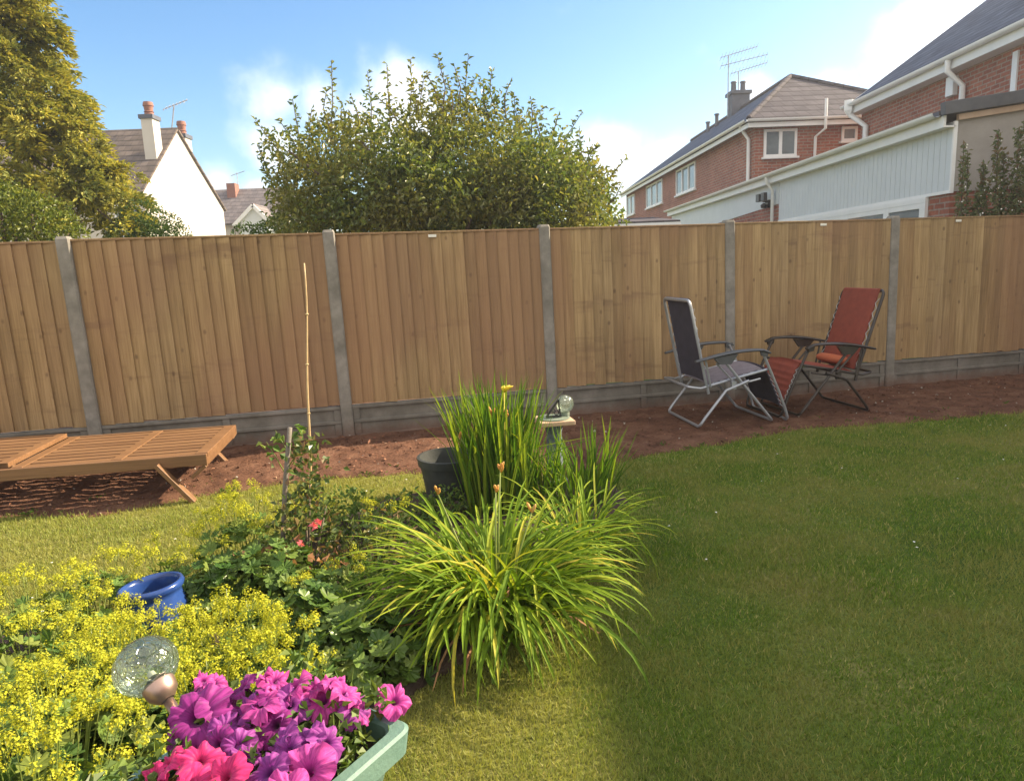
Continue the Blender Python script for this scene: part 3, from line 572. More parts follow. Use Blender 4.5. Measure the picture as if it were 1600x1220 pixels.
def extension():
    x0 = 5.6; ya = 9.0; Ln = 15.0; zb = 2.15; zt = 2.99
    H = thing('house_extension', 'single storey lean-to extension with pale vertical cladding and white fascia', 'extension', (x0, ya, 0))
    b = MB(); b.box((.02, .02, 0), (2.68, Ln, zb-.02)); b.box((.03, .02, zb-.018), (2.68, 5.75, 2.9))
    wl = b.obj('wall', [M['brickY'], M['brickX']], H); wl.data.polygons.foreach_set('material_index', [1 if abs(p.normal.y) > .5 else 0 for p in wl.data.polygons])
    c = MB(); yc = 5.6; n = int(yc/.125)
    for i in range(n):
        u = i*yc/n; c.box((0.0, u+.004, zb+.02), (.025, u+yc/n-.004, zt))
    c.box((.012, 0.0, zb+.025), (.0285, yc, zt-.002)); c.obj('cladding', M['cladding'], H)
    c = MB(); c.box((-.012, .001, zb-.02), (.02, yc, zb+.018)); c.box((-.014, -.03, zb-.02), (.03, 0.0, zt)); c.obj('cladding_trim', M['white'], H)
    c = MB(); c.add([(.004, yc+.03, zb+.35), (.004, Ln, zb+.05), (.004, Ln, zt), (.004, yc+.03, zt), (.019, yc+.03, zb+.35), (.019, Ln, zb+.05), (.019, Ln, zt), (.019, yc+.03, zt)], [(0, 1, 2, 3), (7, 6, 5, 4), (0, 4, 5, 1), (1, 5, 6, 2), (2, 6, 7, 3), (3, 7, 4, 0)]); c.obj('render_band', M['cladding'], H)
    c = MB(); c.box((.0201, yc+.03, zb-.02), (.03, Ln, 2.9)); c.obj('upper_brick', M['brickY'], H)
    c = MB(); c.box((-.15, -.03, 2.92), (-.12, Ln, 3.06)); c.box((-.119, -.03, 2.92), (-.001, Ln, 2.94)); c.obj('fascia', M['white'], H)
    gutter(H, (-.215, .02, 3.10), (-.215, Ln, 3.10), .06)
    r = MB(); r.slab([(-.19, 0.02, 3.12), (-.19, Ln, 3.12), (2.69, Ln, 3.44), (2.69, .02, 3.44)], .05); r.obj('roof', M['darkroof'], H)
    e = MB(); e.add([(.031, .0, zb), (2.69, .0, zb), (2.69, 0, 3.36), (.031, 0, 3.03), (.031, .019, zb), (2.69, .019, zb), (2.69, .019, 3.36), (.031, .019, 3.03)], [(0, 1, 2, 3), (7, 6, 5, 4), (0, 4, 5, 1), (1, 5, 6, 2), (2, 6, 7, 3), (3, 7, 4, 0)]); e.obj('rendered_wall', M['render'], H)
    v = MB(); v.bar((-.19, -.06, 3.13), (2.7, -.06, 3.45), .10, .15); bevel(v.obj('verge_tiles', M['darkroof'], H), .006)
    v = MB(); v.bar((.02, -.03, 3.03), (2.68, -.03, 3.335), .05, .07); v.obj('verge_board', surf('tan_board', [(.42, .29, .2), (.5, .36, .26)], 6, .7, 0), H)
    d = MB(); y0, y1 = .46, 5.3
    d.box((-.03, y0, 2.06), (.015, y1, 2.128))
    us = [(y0, y0+.13), (1.36, 1.50), (2.6, 2.74), (3.9, 4.04), (y1-.1, y1)]
    for u, v_ in us: d.box((-.028, u, 0), (.014, v_, 2.059))
    do = d.obj('patio_door', M['white'], H)
    for (u0, u1) in [(us[i][1]+.001, us[i+1][0]-.001) for i in range(4)]:
        p = MB(); p.box((-.01, u0, .1), (.012, u1, 1.99)); p.obj('pane', M['glass'], do)
        p = MB(); p.box((-.026, u0, 1.991), (.012, u1, 2.059)); p.obj('head_rail', M['white'], do)
    pipe(H, [(-.215, 5.75, 3.05), (-.215, 5.75, 2.96), (-.06, 5.8, 2.78), (-.06, 5.8, .2)], .035)
    s = MB()
    for dy in (-.15, .15): s.box((-.2, 6.15+dy-.09, 2.60), (-.13, 6.15+dy+.09, 2.76)); s.tube([(0, 6.15, 2.56), (-.15, 6.15+dy, 2.64)], .02, 6)
    s.lathe([(.06, 0), (.07, .06), (.02, .1)], 8, (-.11, 6.15, 2.46)); s.box((-.05, 6.07, 2.46), (.004, 6.23, 2.62)); s.obj('security_light', M['black'], H)
extension()

def outbuilding():
    a = py(957, 350, 15.0); c = py(1062, 345, 15.0)
    H = thing('outbuilding', 'low outbuilding with corrugated brown roof seen just above the fence', 'outbuilding', (a[0], 15, 0))
    w = c[0]-a[0]; zf = py(1000, 348, 14.9)[2]; zk = py(1000, 342, 17.5)[2]; b = MB(); b.box((.1, .1, 0), (w-.1, 2.4, zf-.05)); b.obj('wall', M['brickX'], H)
    r = MB(); n = 40
    for i in range(n): x = i*w/n; r.tube([(x, -.1, zf), (x, 2.5, zk)], .03, 6)
    r.slab([(0, -.1, zf-.01), (w, -.1, zf-.01), (w, 2.5, zk-.01), (0, 2.5, zk-.01)], .04); r.obj('roof', M['tiles'], H)
    r = MB(); r.box((0, -.13, zf-.1), (w, -.105, zf-.012)); r.obj('fascia', M['white'], H)
outbuilding()

def white_house():
    X0 = -13.98; H = thing('white_house', 'white rendered house with steep gable, brown tiled roof and two white chimneys', 'house', (X0, 31.4, 0))
    prof = [(27.94-31.4, 0), (27.94-31.4, 5.06), (0, 7.81), (33.13-31.4, 6.57), (35.63-31.4, 4.81), (35.63-31.4, 0)]
    W_ = 9.0; n = len(prof); V = [(0, y, z) for y, z in prof]+[(-W_, y, z) for y, z in prof]
    T = [(0, i, i+1) for i in range(1, n-1)]+[(n, n+i+1, n+i) for i in range(1, n-1)]; Q = [(i, i+n, (i+1) % n+n, (i+1) % n) for i in range(n)]
    b = MB(); b.add(V, Q, T); b.obj('wall', M['whiterender'], H)
    M['browntile'] = tilemat('brown_pantiles', (.13, .105, .09), (.18, .145, .125), .26, 'X', .5)
    r = MB(); e = .10
    y, z = prof[1]; r.slab([(e, y-.3, z-.22), (-W_, y-.3, z-.22), (-W_, 0, prof[2][1]+.09), (e, 0, prof[2][1]+.09)], .08)
    r.slab([(e, .001, prof[2][1]+.09), (-W_, .001, prof[2][1]+.09), (-W_, prof[3][0], prof[3][1]+.09), (e, prof[3][0], prof[3][1]+.09)], .08)
    r.slab([(e, prof[3][0]+.001, prof[3][1]+.09), (-W_, prof[3][0], prof[3][1]+.09), (-W_, prof[4][0]+.2, prof[4][1]), (e, prof[4][0]+.2, prof[4][1])], .08)
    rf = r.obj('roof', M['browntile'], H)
    for (px0, px1, ytop, ybot, Y, pt, ptw) in ((232, 256, 188, 240, 29.75, 160, 12), (285, 302, 217, 262, 32.6, 190, 11)):
        p0 = py(px0, ytop, Y); p1 = py(px1, ytop, Y); zb = py(px0, ybot, Y)[2]-.8; c = MB(); x1_ = min(p1[0]-X0, -.04); x1_ = -.04; x0_ = -.5; yy = Y-31.4; zt = p0[2]
        c.box((x0_, yy-.3, zb-.5), (x1_, yy+.3, zt)); ch = c.obj('chimney', M['whiterender'], H)
        c = MB(); c.box((x0_-.06, yy-.36, zt), (x1_+.06, yy+.36, zt+.16)); c.obj('chimney_cap', M['lead'], ch)
        c = MB(); hp = py(px0, pt, Y)[2]-zt-.1; c.lathe([(.21, 0), (.17, hp*.3), (.2, hp*.35), (.16, hp*.4), (.18, hp*.7), (.21, hp*.74), (.18, hp), (0, hp)], 14, ((x0_+x1_)/2, yy, zt+.1)); smooth_angle(c.obj('chimney_pot', M['terracotta'], ch))
    p = py(268, 205, 31.6); q = py(272, 165, 31.6); a = MB(); a.tube([p-A(X0, 31.4, 0), q-A(X0, 31.4, 0)], .03, 5); c0 = q-A(X0, 31.4, 0)
    a.tube([c0+A(-.5, 0, -.15), c0+A(.6, 0, .2)], .02, 4)
    for t in np.linspace(-.4, .5, 7): a.tube([c0+A(t, -.2, t*.3-.12), c0+A(t, .2, t*.3+.14)], .013, 4)
    a.obj('aerial', M['metal'], H)
    window(H, 'X', prof[0][0], -1.2, -.2, 3.2, 4.4, -1, 0)
white_house()

def far_house():
    Y = 45.; a = py(330, 297, Y); b_ = py(445, 297, Y); X0 = a[0]; W_ = b_[0]-X0
    H = thing('far_house', 'distant grey roofed house with white gabled porch left of the fruit tree', 'house', (X0, Y, 0)); zr = a[2]; ze = py(400, 345, 42.)[2]
    b = MB(); b.box((-2, -2.6, 0), (W_+1.5, 3, ze)); b.obj('wall', M['whiterender'], H)
    M['fartile'] = tilemat('far_tiles', (.17, .15, .15), (.22, .19, .185), .24, 'X', .35)
    r = MB(); r.slab([(-2.5, -3, ze-.1), (W_+2, -3, ze-.1), (W_, 0, zr), (-2.5, 0, zr)], .1); r.slab([(-2.5, 3.2, ze-.1), (W_+2, 3.2, ze-.1), (W_, .001, zr), (-2.5, .001, zr)], .1); r.obj('roof', M['fartile'], H)
    p0, p1 = py(361, 289, Y), py(374, 289, Y); c = MB(); c.box((p0[0]-X0, -.8, zr-1), (p1[0]-X0, -.1, p0[2])); ch = c.obj('chimney', M['terracotta'], H)
    p = py(372, 289, Y-.3)-A(X0, Y, 0); a = MB(); a.tube([p, p+A(0, 0, .75)], .025, 4); a.tube([p+A(-.4, 0, .55), p+A(.5, 0, .8)], .02, 4); a.obj('aerial', M['metal'], H)
    # white gabled bay
    q = py(396, 325, 41.); l_ = py(370, 352, 41.); r_ = py(424, 352, 41.); o = A(X0, Y, 0); q, l_, r_ = q-o, l_-o, r_-o; dy = A(0, 3, 0)
    g = MB(); g.add([l_, r_, q, l_+dy, r_+dy, q+dy], [(0, 3, 4, 1)], [(0, 1, 2)]); g.box((l_[0]+.2, l_[1]+.02, 0), (r_[0]-.2, l_[1]+2.9, l_[2])); gb = g.obj('bay', M['cladding'], H)
    g = MB(); g.bar(l_+A(-.15, -.1, -.05), q+A(0, -.1, .12), .12, .2); g.bar(r_+A(.15, -.1, -.05), q+A(0, -.1, .12), .12, .2); g.obj('bargeboard', M['white'], gb)
    g = MB(); g.slab([l_+A(-.2, -.1, .05), q+A(0, -.1, .25), q+dy+A(0, 0, .25), l_+dy+A(-.2, 0, .05)], .06); g.slab([r_+A(.2, -.1, .05), q+A(0, -.1, .25), q+dy+A(0, 0, .25), r_+dy+A(.2, 0, .05)], .06); g.obj('bay_roof', M['fartile'], gb)
far_house()
#SPLIT
# ---------------------------------------------------------------- trees and hedges
M['pear'] = leafmat('pear_leaves', [(.06, .10, .025), (.10, .15, .032), (.15, .20, .04), (.22, .25, .05), (.34, .31, .08)], trans=.42, rough=.4, gloss=.08, big=(.22, .20, .05), bigscale=1.0, pos=[0, .35, .65, .9, 1])
M['gold'] = leafmat('golden_cypress', [(.28, .29, .065), (.40, .38, .075), (.52, .45, .09), (.19, .24, .06), (.62, .51, .11)], trans=.3, rough=.6, big=(.085, .12, .045), bigscale=1.6, gloss=.02, pos=[0, .3, .6, .8, 1])
M['hedge1'] = leafmat('yellow_green_hedge', [(.07, .11, .015), (.13, .17, .022), (.22, .24, .035), (.05, .08, .015)], trans=.3, gloss=.06)
M['hedge2'] = leafmat('dark_green_hedge', [(.035, .07, .02), (.06, .11, .025), (.09, .14, .035)], trans=.3, gloss=.05)
def trunk(parent, base, top, r0, r1, limbs, name='trunk'):
    b = MB(); P = [A(*base)+(A(*top)-A(*base))*t+A(math.sin(t*5)*.06, math.cos(t*4)*.05, 0)*(t > 0) for t in np.linspace(0, 1, 7)]
    b.tube(P, list(np.linspace(r0, r1, 7)), 9)
    for (t, e, r) in limbs:
        s = P[int(t*6)]; e = A(*e); mid = (s+e)/2+A(0, 0, .15*np.linalg.norm(e-s)); b.tube([s, mid, e], [r, r*.7, r*.25], 6)
    return b.obj(name, M['trunk'], parent, smooth=True)
def fruit_tree():
    Y = 9.6; c = py(690, 300, Y); base = A(c[0], Y, 0)
    T = thing('fruit_tree', 'broad green fruit tree with upright leafy shoots rising behind the middle of the fence', 'tree', base)
    # outline of the crown in pixels -> lumps in space
    lumps = []
    for (x, y, r) in [(450, 235, 42), (480, 290, 60), (520, 230, 50), (560, 300, 75), (560, 215, 42), (610, 240, 60), (640, 320, 80), (660, 200, 48), (700, 250, 70), (720, 190, 45), (740, 330, 80),
                      (780, 230, 62), (800, 300, 80), (770, 185, 38), (850, 260, 60), (870, 320, 70), (830, 205, 36), (910, 290, 48), (925, 335, 42), (470, 345, 45), (880, 215, 26), (600, 180, 26), (425, 215, 20), (945, 300, 24), (690, 170, 26), (735, 160, 22), (905, 245, 26), (520, 350, 50), (445, 290, 30), (685, 290, 70), (650, 250, 50), (700, 340, 60), (600, 345, 60), (955, 345, 24), (820, 345, 60), (590, 165, 30), (655, 150, 30), (700, 135, 28), (745, 140, 26), (540, 185, 28), (790, 165, 24), (500, 205, 24)]:
        for dy in ((0,) if r < 40 else (-.75, .15, .95)):
            Yl = Y+dy+rng.normal(0, .15); p = py(x, y, Yl)-base; lumps.append((p, r/FPX*Yl*rng.uniform(.85, 1.05)))
    P = []; D = []
    for p, r in lumps:
        n = int(640*(r/.45)**2*(.45 if r < .36 else 1)); d = rdir(n); rr = r*rng.uniform(.35, 1.0, n)**.6*(.75+.5*rng.random(n)); P.append(p+d*rr[:, None]*A(1, 1, .9)); D.append(d)
    P = np.concatenate(P); D = np.concatenate(D); k = (fbm(P[:, 0]*2.3+P[:, 1], P[:, 2]*2.6+P[:, 1]*.7, 31) > .30) & (P[:, 2] > .3) & (rng.random(len(P)) < np.clip(1.25-(P[:, 2]-2.3)*.55-np.maximum(0, -1.2-P[:, 0])*.35, .25, 1)); P, D = P[k], D[k]; n = len(P)
    # shoots
    sp = []
    def shoot(p, q, nl):
        p, q = A(*p), A(*q); mid = (p+q)/2+rng.normal(0, .05, 3); pts = [p, mid, q]; MB().tube(pts, [.010, .008, .004], 4).obj('shoot', M['trunk'], T)
        for t in np.linspace(.05, 1, nl):
            s = (1-t)**2*p+2*t*(1-t)*mid+t*t*q; a = rng.uniform(0, 2*PI); sp.append((s, A(math.cos(a), math.sin(a), rng.uniform(-.1, .9))))
    for (x0, y0, x1, y1) in [(515, 230, 518, 95), (515, 200, 508, 140), (580, 200, 577, 112), (610, 190, 603, 100), (640, 185, 641, 92), (655, 190, 640, 130), (690, 190, 684, 86), (705, 200, 697, 120), (735, 180, 733, 85), (725, 190, 745, 120), (775, 180, 771, 108), (765, 190, 757, 130), (690, 170, 668, 112),
                             (470, 230, 455, 155), (480, 260, 430, 185), (450, 290, 398, 185), (430, 300, 403, 225), (440, 250, 410, 200), (560, 210, 545, 150), (620, 190, 590, 150), (830, 210, 828, 155), (845, 215, 850, 168), (880, 240, 908, 175), (860, 220, 872, 180), (900, 250, 925, 235), (930, 300, 980, 245),
                             (930, 310, 965, 265), (920, 260, 938, 225), (900, 250, 905, 200), (540, 230, 530, 170), (500, 240, 488, 170), (810, 190, 805, 145), (790, 185, 795, 130), (420, 280, 408, 250), (660, 180, 662, 120), (715, 170, 712, 105), (750, 180, 765, 140), (950, 320, 975, 285)]:
        Yl = Y+rng.uniform(-.6, .9); shoot(py(x0, y0, Yl)-base, py(x1+rng.normal(0, 2), y1, Yl)-base, int(12+abs(y1-y0)*.24))
    SP = np.array([s for s, _ in sp]); SD = np.array([d for _, d in sp])
    D1 = unit(D*.6+rdir(n)*.9+A(0, 0, -.15)); N1 = unit(rdir(n)*.9+A(.3, 0, .7))
    Pn = np.concatenate([P, SP]); Dn = np.concatenate([D1, SD]); Nn = np.concatenate([N1, unit(rdir(len(SP))+A(0, 0, .6))]); nn = len(Pn)
    V, F = leaves(Pn, Dn, Nn, rng.uniform(.05, .10, nn), rng.uniform(.028, .05, nn), .3, .25); mk('crown', V, [F], M['pear'], T)
    limbs = [(.3+.08*i, lumps[j][0], .05) for i, j in enumerate((0, 8, 20, 30, 40))]+[(.6, lumps[j][0], .035) for j in (5, 12, 18, 25, 35, 45, 50)]
    trunk(T, (0, 0, 0), (.1, .1, 1.9), .13, .07, limbs)
fruit_tree()

def cypress():
    Y = 13.0; base = A(-10.4, Y, 0)
    T = thing('golden_cypress', 'tall golden cypress with drooping yellow tipped sprays at the left behind the fence', 'tree', base)
    P = []; D = []; N_ = []; limbs = []
    for (x, y, r) in [(60, -20, 60), (20, -60, 80), (15, 40, 55), (60, 45, 42), (98, 62, 22), (75, 75, 26), (10, 95, 50), (55, 110, 40), (85, 108, 22), (20, 160, 60), (80, 150, 42), (112, 152, 22), (120, 175, 22), (60, 190, 50), (115, 200, 34), (20, 230, 60), (85, 235, 50), (135, 235, 34),
                      (175, 262, 32), (200, 270, 20), (40, 290, 60), (110, 285, 52), (160, 300, 44), (195, 310, 34), (215, 300, 16), (60, 345, 50), (130, 345, 50), (180, 350, 42), (212, 345, 22), (-30, 100, 70), (-40, 200, 90), (-40, 300, 90), (-10, 0, 70), (150, 262, 30), (95, 30, 12), (35, 0, 50)]:
        for dy in ((-.2,) if r < 25 else (-1.1, -.2)):
            Yl = Y+dy+rng.normal(0, .25)-.6*(r > 45); c = py(x, y, Yl)-base; R_ = r/FPX*Yl*.74
            # each clump: overlapping drooping fans
            nf = int(26*(R_/.5)**1.5)+8; limbs.append(c)
            for _ in range(nf):
                d = unit(rng.normal(size=3)*A(1, 1, .75)+A(.15, -.25, .1)); o = c+d*R_*rng.uniform(.55, 1.0)*A(1, 1, .8)
                m_ = 46; out_ = unit(d*A(1, 1, .3)+A(0, 0, rng.uniform(-.5, .35))); side = unit(np.cross(out_, A(0, 0, 1)))
                u = rng.random(m_); s = rng.uniform(-1, 1, m_)*(.3+u)*.13; L_ = rng.uniform(.12, .26)
                if fbm(np.array([o[0]*1.7+o[1]]), np.array([o[2]*2.2+o[1]*.5]), 51)[0] < .36: continue
                P.append(o+out_*(u*L_)[:, None]+side*s[:, None]+A(0, 0, -1)*(.10*u*u+.25*abs(s))[:, None]+rng.normal(0, .02, (m_, 3)))
                D.append(out_+side*(s*4)[:, None]+rng.normal(0, .35, (m_, 3))); N_.append(A(0, 0, 1)+d*.6+rng.normal(0, .3, (m_, 3)))
    P = np.concatenate(P); D = np.concatenate(D); N_ = np.concatenate(N_); n = len(P)
    V, F = leaves(P, D, N_, rng.uniform(.06, .13, n), rng.uniform(.03, .055, n), .3, .1); mk('foliage', V, [F], M['gold'], T)
    trunk(T, (0, 0, 0), (.1, 0, 8.2), .3, .08, [(.2+.6*i/len(limbs), limbs[i*1], .04) for i in range(0, len(limbs), 2)])
cypress()
def hedge(name, label, blobs, Y, mat, ll=.05):
    c0 = py(blobs[0][0], blobs[0][1], Y); T = thing(name, label, 'hedge', (c0[0], Y, 0)); base = A(c0[0], Y, 0); P = []; D = []
    for x, y, r in blobs:
        c = py(x, y, Y)-base; R_ = r/FPX*Y; n = int(1500*(R_/.5)**2); d = rdir(n); P.append(c+d*(R_*rng.uniform(.8, 1.03, n))[:, None]); D.append(d)
    P = np.concatenate(P); D = np.concatenate(D); P = P*A(1, 1, 1); n = len(P); V, F = leaves(P, rdir(n)+D*.5, D+rdir(n)*.6, rng.uniform(.6, 1.2, n)*ll, ll*.55, .3, .2); mk('foliage', V, [F], mat, T)
    s = MB()
    for x, y, r in blobs[::2]: c = py(x, y, Y)-base; s.tube([(c[0], c[1], 0), c], [.04, .02], 6)
    s.obj('stem', M['trunk'], T)
hedge('hedge', 'rounded yellow green hedge below the cypress at the far left', [(20, 345, 55), (70, 350, 45), (105, 362, 28), (-30, 340, 60), (0, 330, 45), (120, 372, 18), (50, 335, 35)], 7.6, M['hedge1'])
hedge('hedge', 'smooth dark green hedge sloping down in front of the white house', [(225, 350, 36), (250, 362, 34), (275, 376, 26), (210, 380, 40), (295, 390, 18), (240, 385, 40)], 11.5, M['hedge2'])
hedge('shrub', 'small wispy shrub in front of the distant porch', [(385, 372, 22), (415, 370, 24), (440, 360, 26), (460, 350, 22)], 11.0, M['hedge2'], .06)

M['creeper'] = leafmat('creeper', [(.07, .10, .035), (.11, .14, .05), (.16, .18, .07), (.20, .11, .07)], trans=.25)
def creeper():
    Y = 8.35; c = py(1555, 345, Y); T = thing('climbing_shrub', 'tall shrub with tiny white blossom growing against the grey rendered wall', 'shrub', (c[0], Y, 0)); base = A(c[0], Y, 0)
    P = []; st = MB(); fl = []
    for (x0, x1, y1, wd) in [(1500, 1506, 225, 8), (1515, 1512, 235, 9), (1540, 1537, 255, 18), (1555, 1560, 205, 14), (1575, 1568, 240, 24), (1590, 1592, 200, 18), (1610, 1608, 190, 26), (1525, 1530, 300, 26), (1560, 1565, 300, 34), (1500, 1500, 320, 16), (1590, 1590, 290, 34), (1640, 1640, 210, 40)]:
        Yl = Y+rng.uniform(-.12, .1); p0 = A(*(py(x0, 350, Yl)-base)); p0[2] = 0; p1 = py(x1, y1, Yl)-base; st.tube([p0, (p0+p1)/2+A(.03, 0, 0), p1], [.012, .01, .004], 5)
        n = int(38*wd); t = rng.random(n)**.7; q = p0+(p1-p0)*t[:, None]; q = q[:]+rng.normal(0, 1, (n, 3))*A(1, 1, .5)*(wd/FPX*Yl*.75*(1.15-t))[:, None]; P.append(q[q[:, 2] > 1.2]); k = q[q[:, 2] > 1.6]; fl.append(k[:len(k)//30])
    P = np.concatenate(P); n = len(P); V, F = leaves(P, rdir(n), rdir(n)+A(0, -.5, .5), rng.uniform(.035, .065, n), .032); mk('foliage', V, [F], M['creeper'], T); st.obj('stem', M['trunk'], T)
    Q = np.concatenate(fl); n = len(Q); V, F = leaves(Q+A(0, -.05, 0), rdir(n), A(0, -1, .4)+rdir(n)*.5, .022, .02, .1, .1, .5); mk('blossom', V, [F], M['petal_white'], T)
creeper()

# ---------------------------------------------------------------- recliner chairs
def recliner(name, label, loc, rz, metal, fabric, arm, pillow=None, lean=.20, seatfab=None):
    T = thing(name, label, 'garden chair', loc, rz)   # local: faces +x, z up
    hw = .28
    def both(f):
        for s in (-1, 1): f(s)
    def utube(pa, pb, name, r=.0125, rr=.05, mat=metal):
        """side rails through the points pa joined by a crossbar beyond the last"""
        b = MB(); L_ = [A(p[0], -hw+p[1], p[2]) for p in pa]; R_ = [A(p[0], hw-p[1], p[2]) for p in pa]
        d = unit(L_[-1]-L_[-2]); e = L_[-1]; f = R_[-1]; cor = []
        for k in range(1, 4): a = k/4*PI/2; cor.append(e+d*rr*math.sin(a)+A(0, 1, 0)*rr*(1-math.cos(a)))
        cor2 = [A(c[0], -c[1], c[2]) for c in cor][::-1]
        b.tube(L_+cor+cor2+R_[::-1], r, 8); return smooth_angle(b.obj(name, mat, T))
    # back frame
    bx, bz = -.06, .36; tx, tz = bx-lean*.74/.72, 1.08
    utube([(bx+.03, 0, bz-.06), (bx, 0, bz+.06), (tx, 0, tz-.04)], None, 'back_frame', .0135)
    # seat frame with rear loop, legrest loop
    utube([(.50, 0, .475), (.22, 0, .42), (-.10, 0, .35), (-.16, 0, .36)], None, 'seat_frame', .012)
    utube([(.44, -.02, .63), (.50, -.02, .50), (.60, -.02, .28), (.665, -.02, .12), (.68, -.02, .07)], None, 'footrest_frame', .0125)
    utube([(.10, -.045, .56), (.20, -.045, .44), (.48, -.045, .10), (.51, -.045, .065)], None, 'front_leg', .0125, .04)
    utube([(.30, -.06, .40), (.10, -.06, .33), (-.09, -.06, .10), (-.115, -.06, .065)], None, 'rear_leg', .0125, .04)
    b = MB()
    for s in (-1, 1):
        b.tube([(.02, s*(hw+.035), .56), (.19, s*(hw+.035), .38)], .009, 6); b.tube([(.18, s*(hw+.03), .36), (.42, s*(hw+.03), .405)], .009, 6)
        b.tube([(-.07, s*(hw+.02), .60), (-.02, s*(hw+.02), .36)], .009, 6)
        b.box((.15, s*(hw+.045)-.015, .335), (.19, s*(hw+.045)+.015, .40))
    b.tube([(.20, -hw, .40), (.20, hw, .40)], .009, 6); b.obj('linkage', M['black'] if arm is M['black'] else metal, T)
    for s in (-1, 1):
        a = MB(); n = 10; top = []; 
        for i in range(n+1):
            t = i/n; x = -.17+t*.66; z = .585+.055*math.sin(t*PI*.75)+.02*t-(.02 if i == n else 0); w = .026+.012*math.sin(t*PI); h = .011+.005*math.sin(t*PI)
            for a_ in range(8): an = 2*PI*a_/8; top.append((x, s*(hw+.05)+w*math.cos(an), z+h*math.sin(an)))
        Q = [(i*8+k, i*8+(k+1) % 8, (i+1)*8+(k+1) % 8, (i+1)*8+k) for i in range(n) for k in range(8)]
        k0 = len(top); T_ = [(0, k+1, k) for k in range(1, 7)]+[(n*8, n*8+k, n*8+k+1) for k in range(1, 7)]
        a.add(top, Q, T_); ar = smooth_angle(a.obj('armrest', arm, T), 1.2)
        j = MB(); j.hexa([(.04, s*(hw+.05)-.014, .55), (.14, s*(hw+.05)-.014, .55), (.14, s*(hw+.05)+.014, .55), (.04, s*(hw+.05)+.014, .55), (-.02, s*(hw+.05)-.014, .615), (.2, s*(hw+.05)-.014, .63), (.2, s*(hw+.05)+.014, .63), (-.02, s*(hw+.05)+.014, .615)]); j.obj('bracket', arm, ar); j = MB()
        j.hexa([(.42, s*(hw+.04)-.014, .60), (.47, s*(hw+.04)-.014, .59), (.47, s*(hw+.04)+.014, .59), (.42, s*(hw+.04)+.014, .60), (.41, s*(hw+.04)-.014, .64), (.48, s*(hw+.04)-.014, .645), (.48, s*(hw+.04)+.014, .645), (.41, s*(hw+.04)+.014, .64)]); j.obj('bracket', arm, ar)
    # sling panels
    def sling(name, pts, w, quilt, th=.012, sag=.02, mat=fabric):
        pts = [A(*p) for p in pts]; n = 40; m_ = 12; Lc = np.cumsum([0]+[np.linalg.norm(pts[i+1]-pts[i]) for i in range(len(pts)-1)]); V = []; V2 = []
        for i in range(n+1):
            t = i/n*Lc[-1]; x = np.interp(t, Lc, [p[0] for p in pts]); z = np.interp(t, Lc, [p[2] for p in pts]); t2 = min(t+.01, Lc[-1]); t1 = t2-.01
            d = A(np.interp(t2, Lc, [p[0] for p in pts])-np.interp(t1, Lc, [p[0] for p in pts]), 0, np.interp(t2, Lc, [p[2] for p in pts])-np.interp(t1, Lc, [p[2] for p in pts])); d = unit(d); nm = A(-d[2], 0, d[0])
            for j in range(m_+1):
                s = j/m_*2-1; q = quilt*abs(math.sin(t*PI/.055)) if quilt else 0; off = -sag*(1-s*s)+q*.006
                p = A(x, s*w/2, z)+nm*off; V.append(p+nm*th/2); V2.append(p-nm*th/2)
        k = m_+1; N0 = len(V); Q = []
        for i in range(n):
            for j in range(m_): a = i*k+j; Q += [(a, a+1, a+k+1, a+k), (N0+a+k, N0+a+k+1, N0+a+1, N0+a)]
            for j in (0, m_): a = i*k+j; Q.append((a, a+k, N0+a+k, N0+a))
        for i in (0, n):
            for j in range(m_): a = i*k+j; Q.append((a, a+1, N0+a+1, N0+a))
        b = MB(); b.add(V+V2, Q); return smooth_angle(b.obj(name, mat, T), 1.0)
    dx = (tx-bx)/(tz-bz)
    sling('backrest', [(bx+.015, 0, bz+.04), (tx+.01, 0, tz+.005)], .485, 0)
    hd = MB(); hd.tube([(tx+.0, -.235, tz+.003), (tx+.0, .235, tz+.003)], .02, 8); hd.obj('top_hem', fabric, T)
    sling('seat', [(.47, 0, .475), (.22, 0, .425), (-.03, 0, .375)], .485, 1 if pillow else 0, mat=seatfab or fabric)
    sling('footrest', [(.655, 0, .14), (.59, 0, .30), (.535, 0, .42), (.49, 0, .485)], .47, 1 if pillow else 0)
    l = MB()
    for s in (-1, 1):
        for (p0, p1) in (((bx+.012, bz+.05), (tx+.03, tz-.06)), ((.47, .475), (0, .38)), ((.655, .14), (.52, .45))):
            n = 14; pr = None
            for i in range(n+1):
                t = i/n; q = A(p0[0]+(p1[0]-p0[0])*t, s*(.243 if i % 2 else .278), p0[1]+(p1[1]-p0[1])*t)
                if pr is not None: l.tube([pr, q], .0035, 4, cap=False)
                pr = q
    l.obj('lacing', M['cord'], T)
    if pillow: 
        n = 10; V = []
        pl = MB(); pl.lathe([(0, -.2), (.03, -.195), (.05, -.15), (.055, 0), (.05, .15), (.03, .195), (0, .2)], 14, (.0, 0, .0)); o = pl.obj('pillow', pillow, T, smooth=True)
        o.rotation_euler = (PI/2, 0, 0); o.location = (.01, 0, .47); o.scale = (1.15, .75, 1)
    return T
M['cord'] = surf('lacing_cord', [(.3, .3, .3), (.45, .45, .45)], 9, .6, 0)
M['steel'] = surf('grey_steel_tube', [(.30, .32, .35), (.42, .44, .47)], 7, .35, 0, metal=.55)
M['brown_steel'] = surf('dark_brown_tube', [(.03, .024, .02), (.055, .045, .038)], 7, .35, 0, metal=.3)
M['navy'] = surf('dark_navy_fabric', [(.028, .026, .042), (.045, .04, .062)], 14, .85, .3, 300, bd=.001)
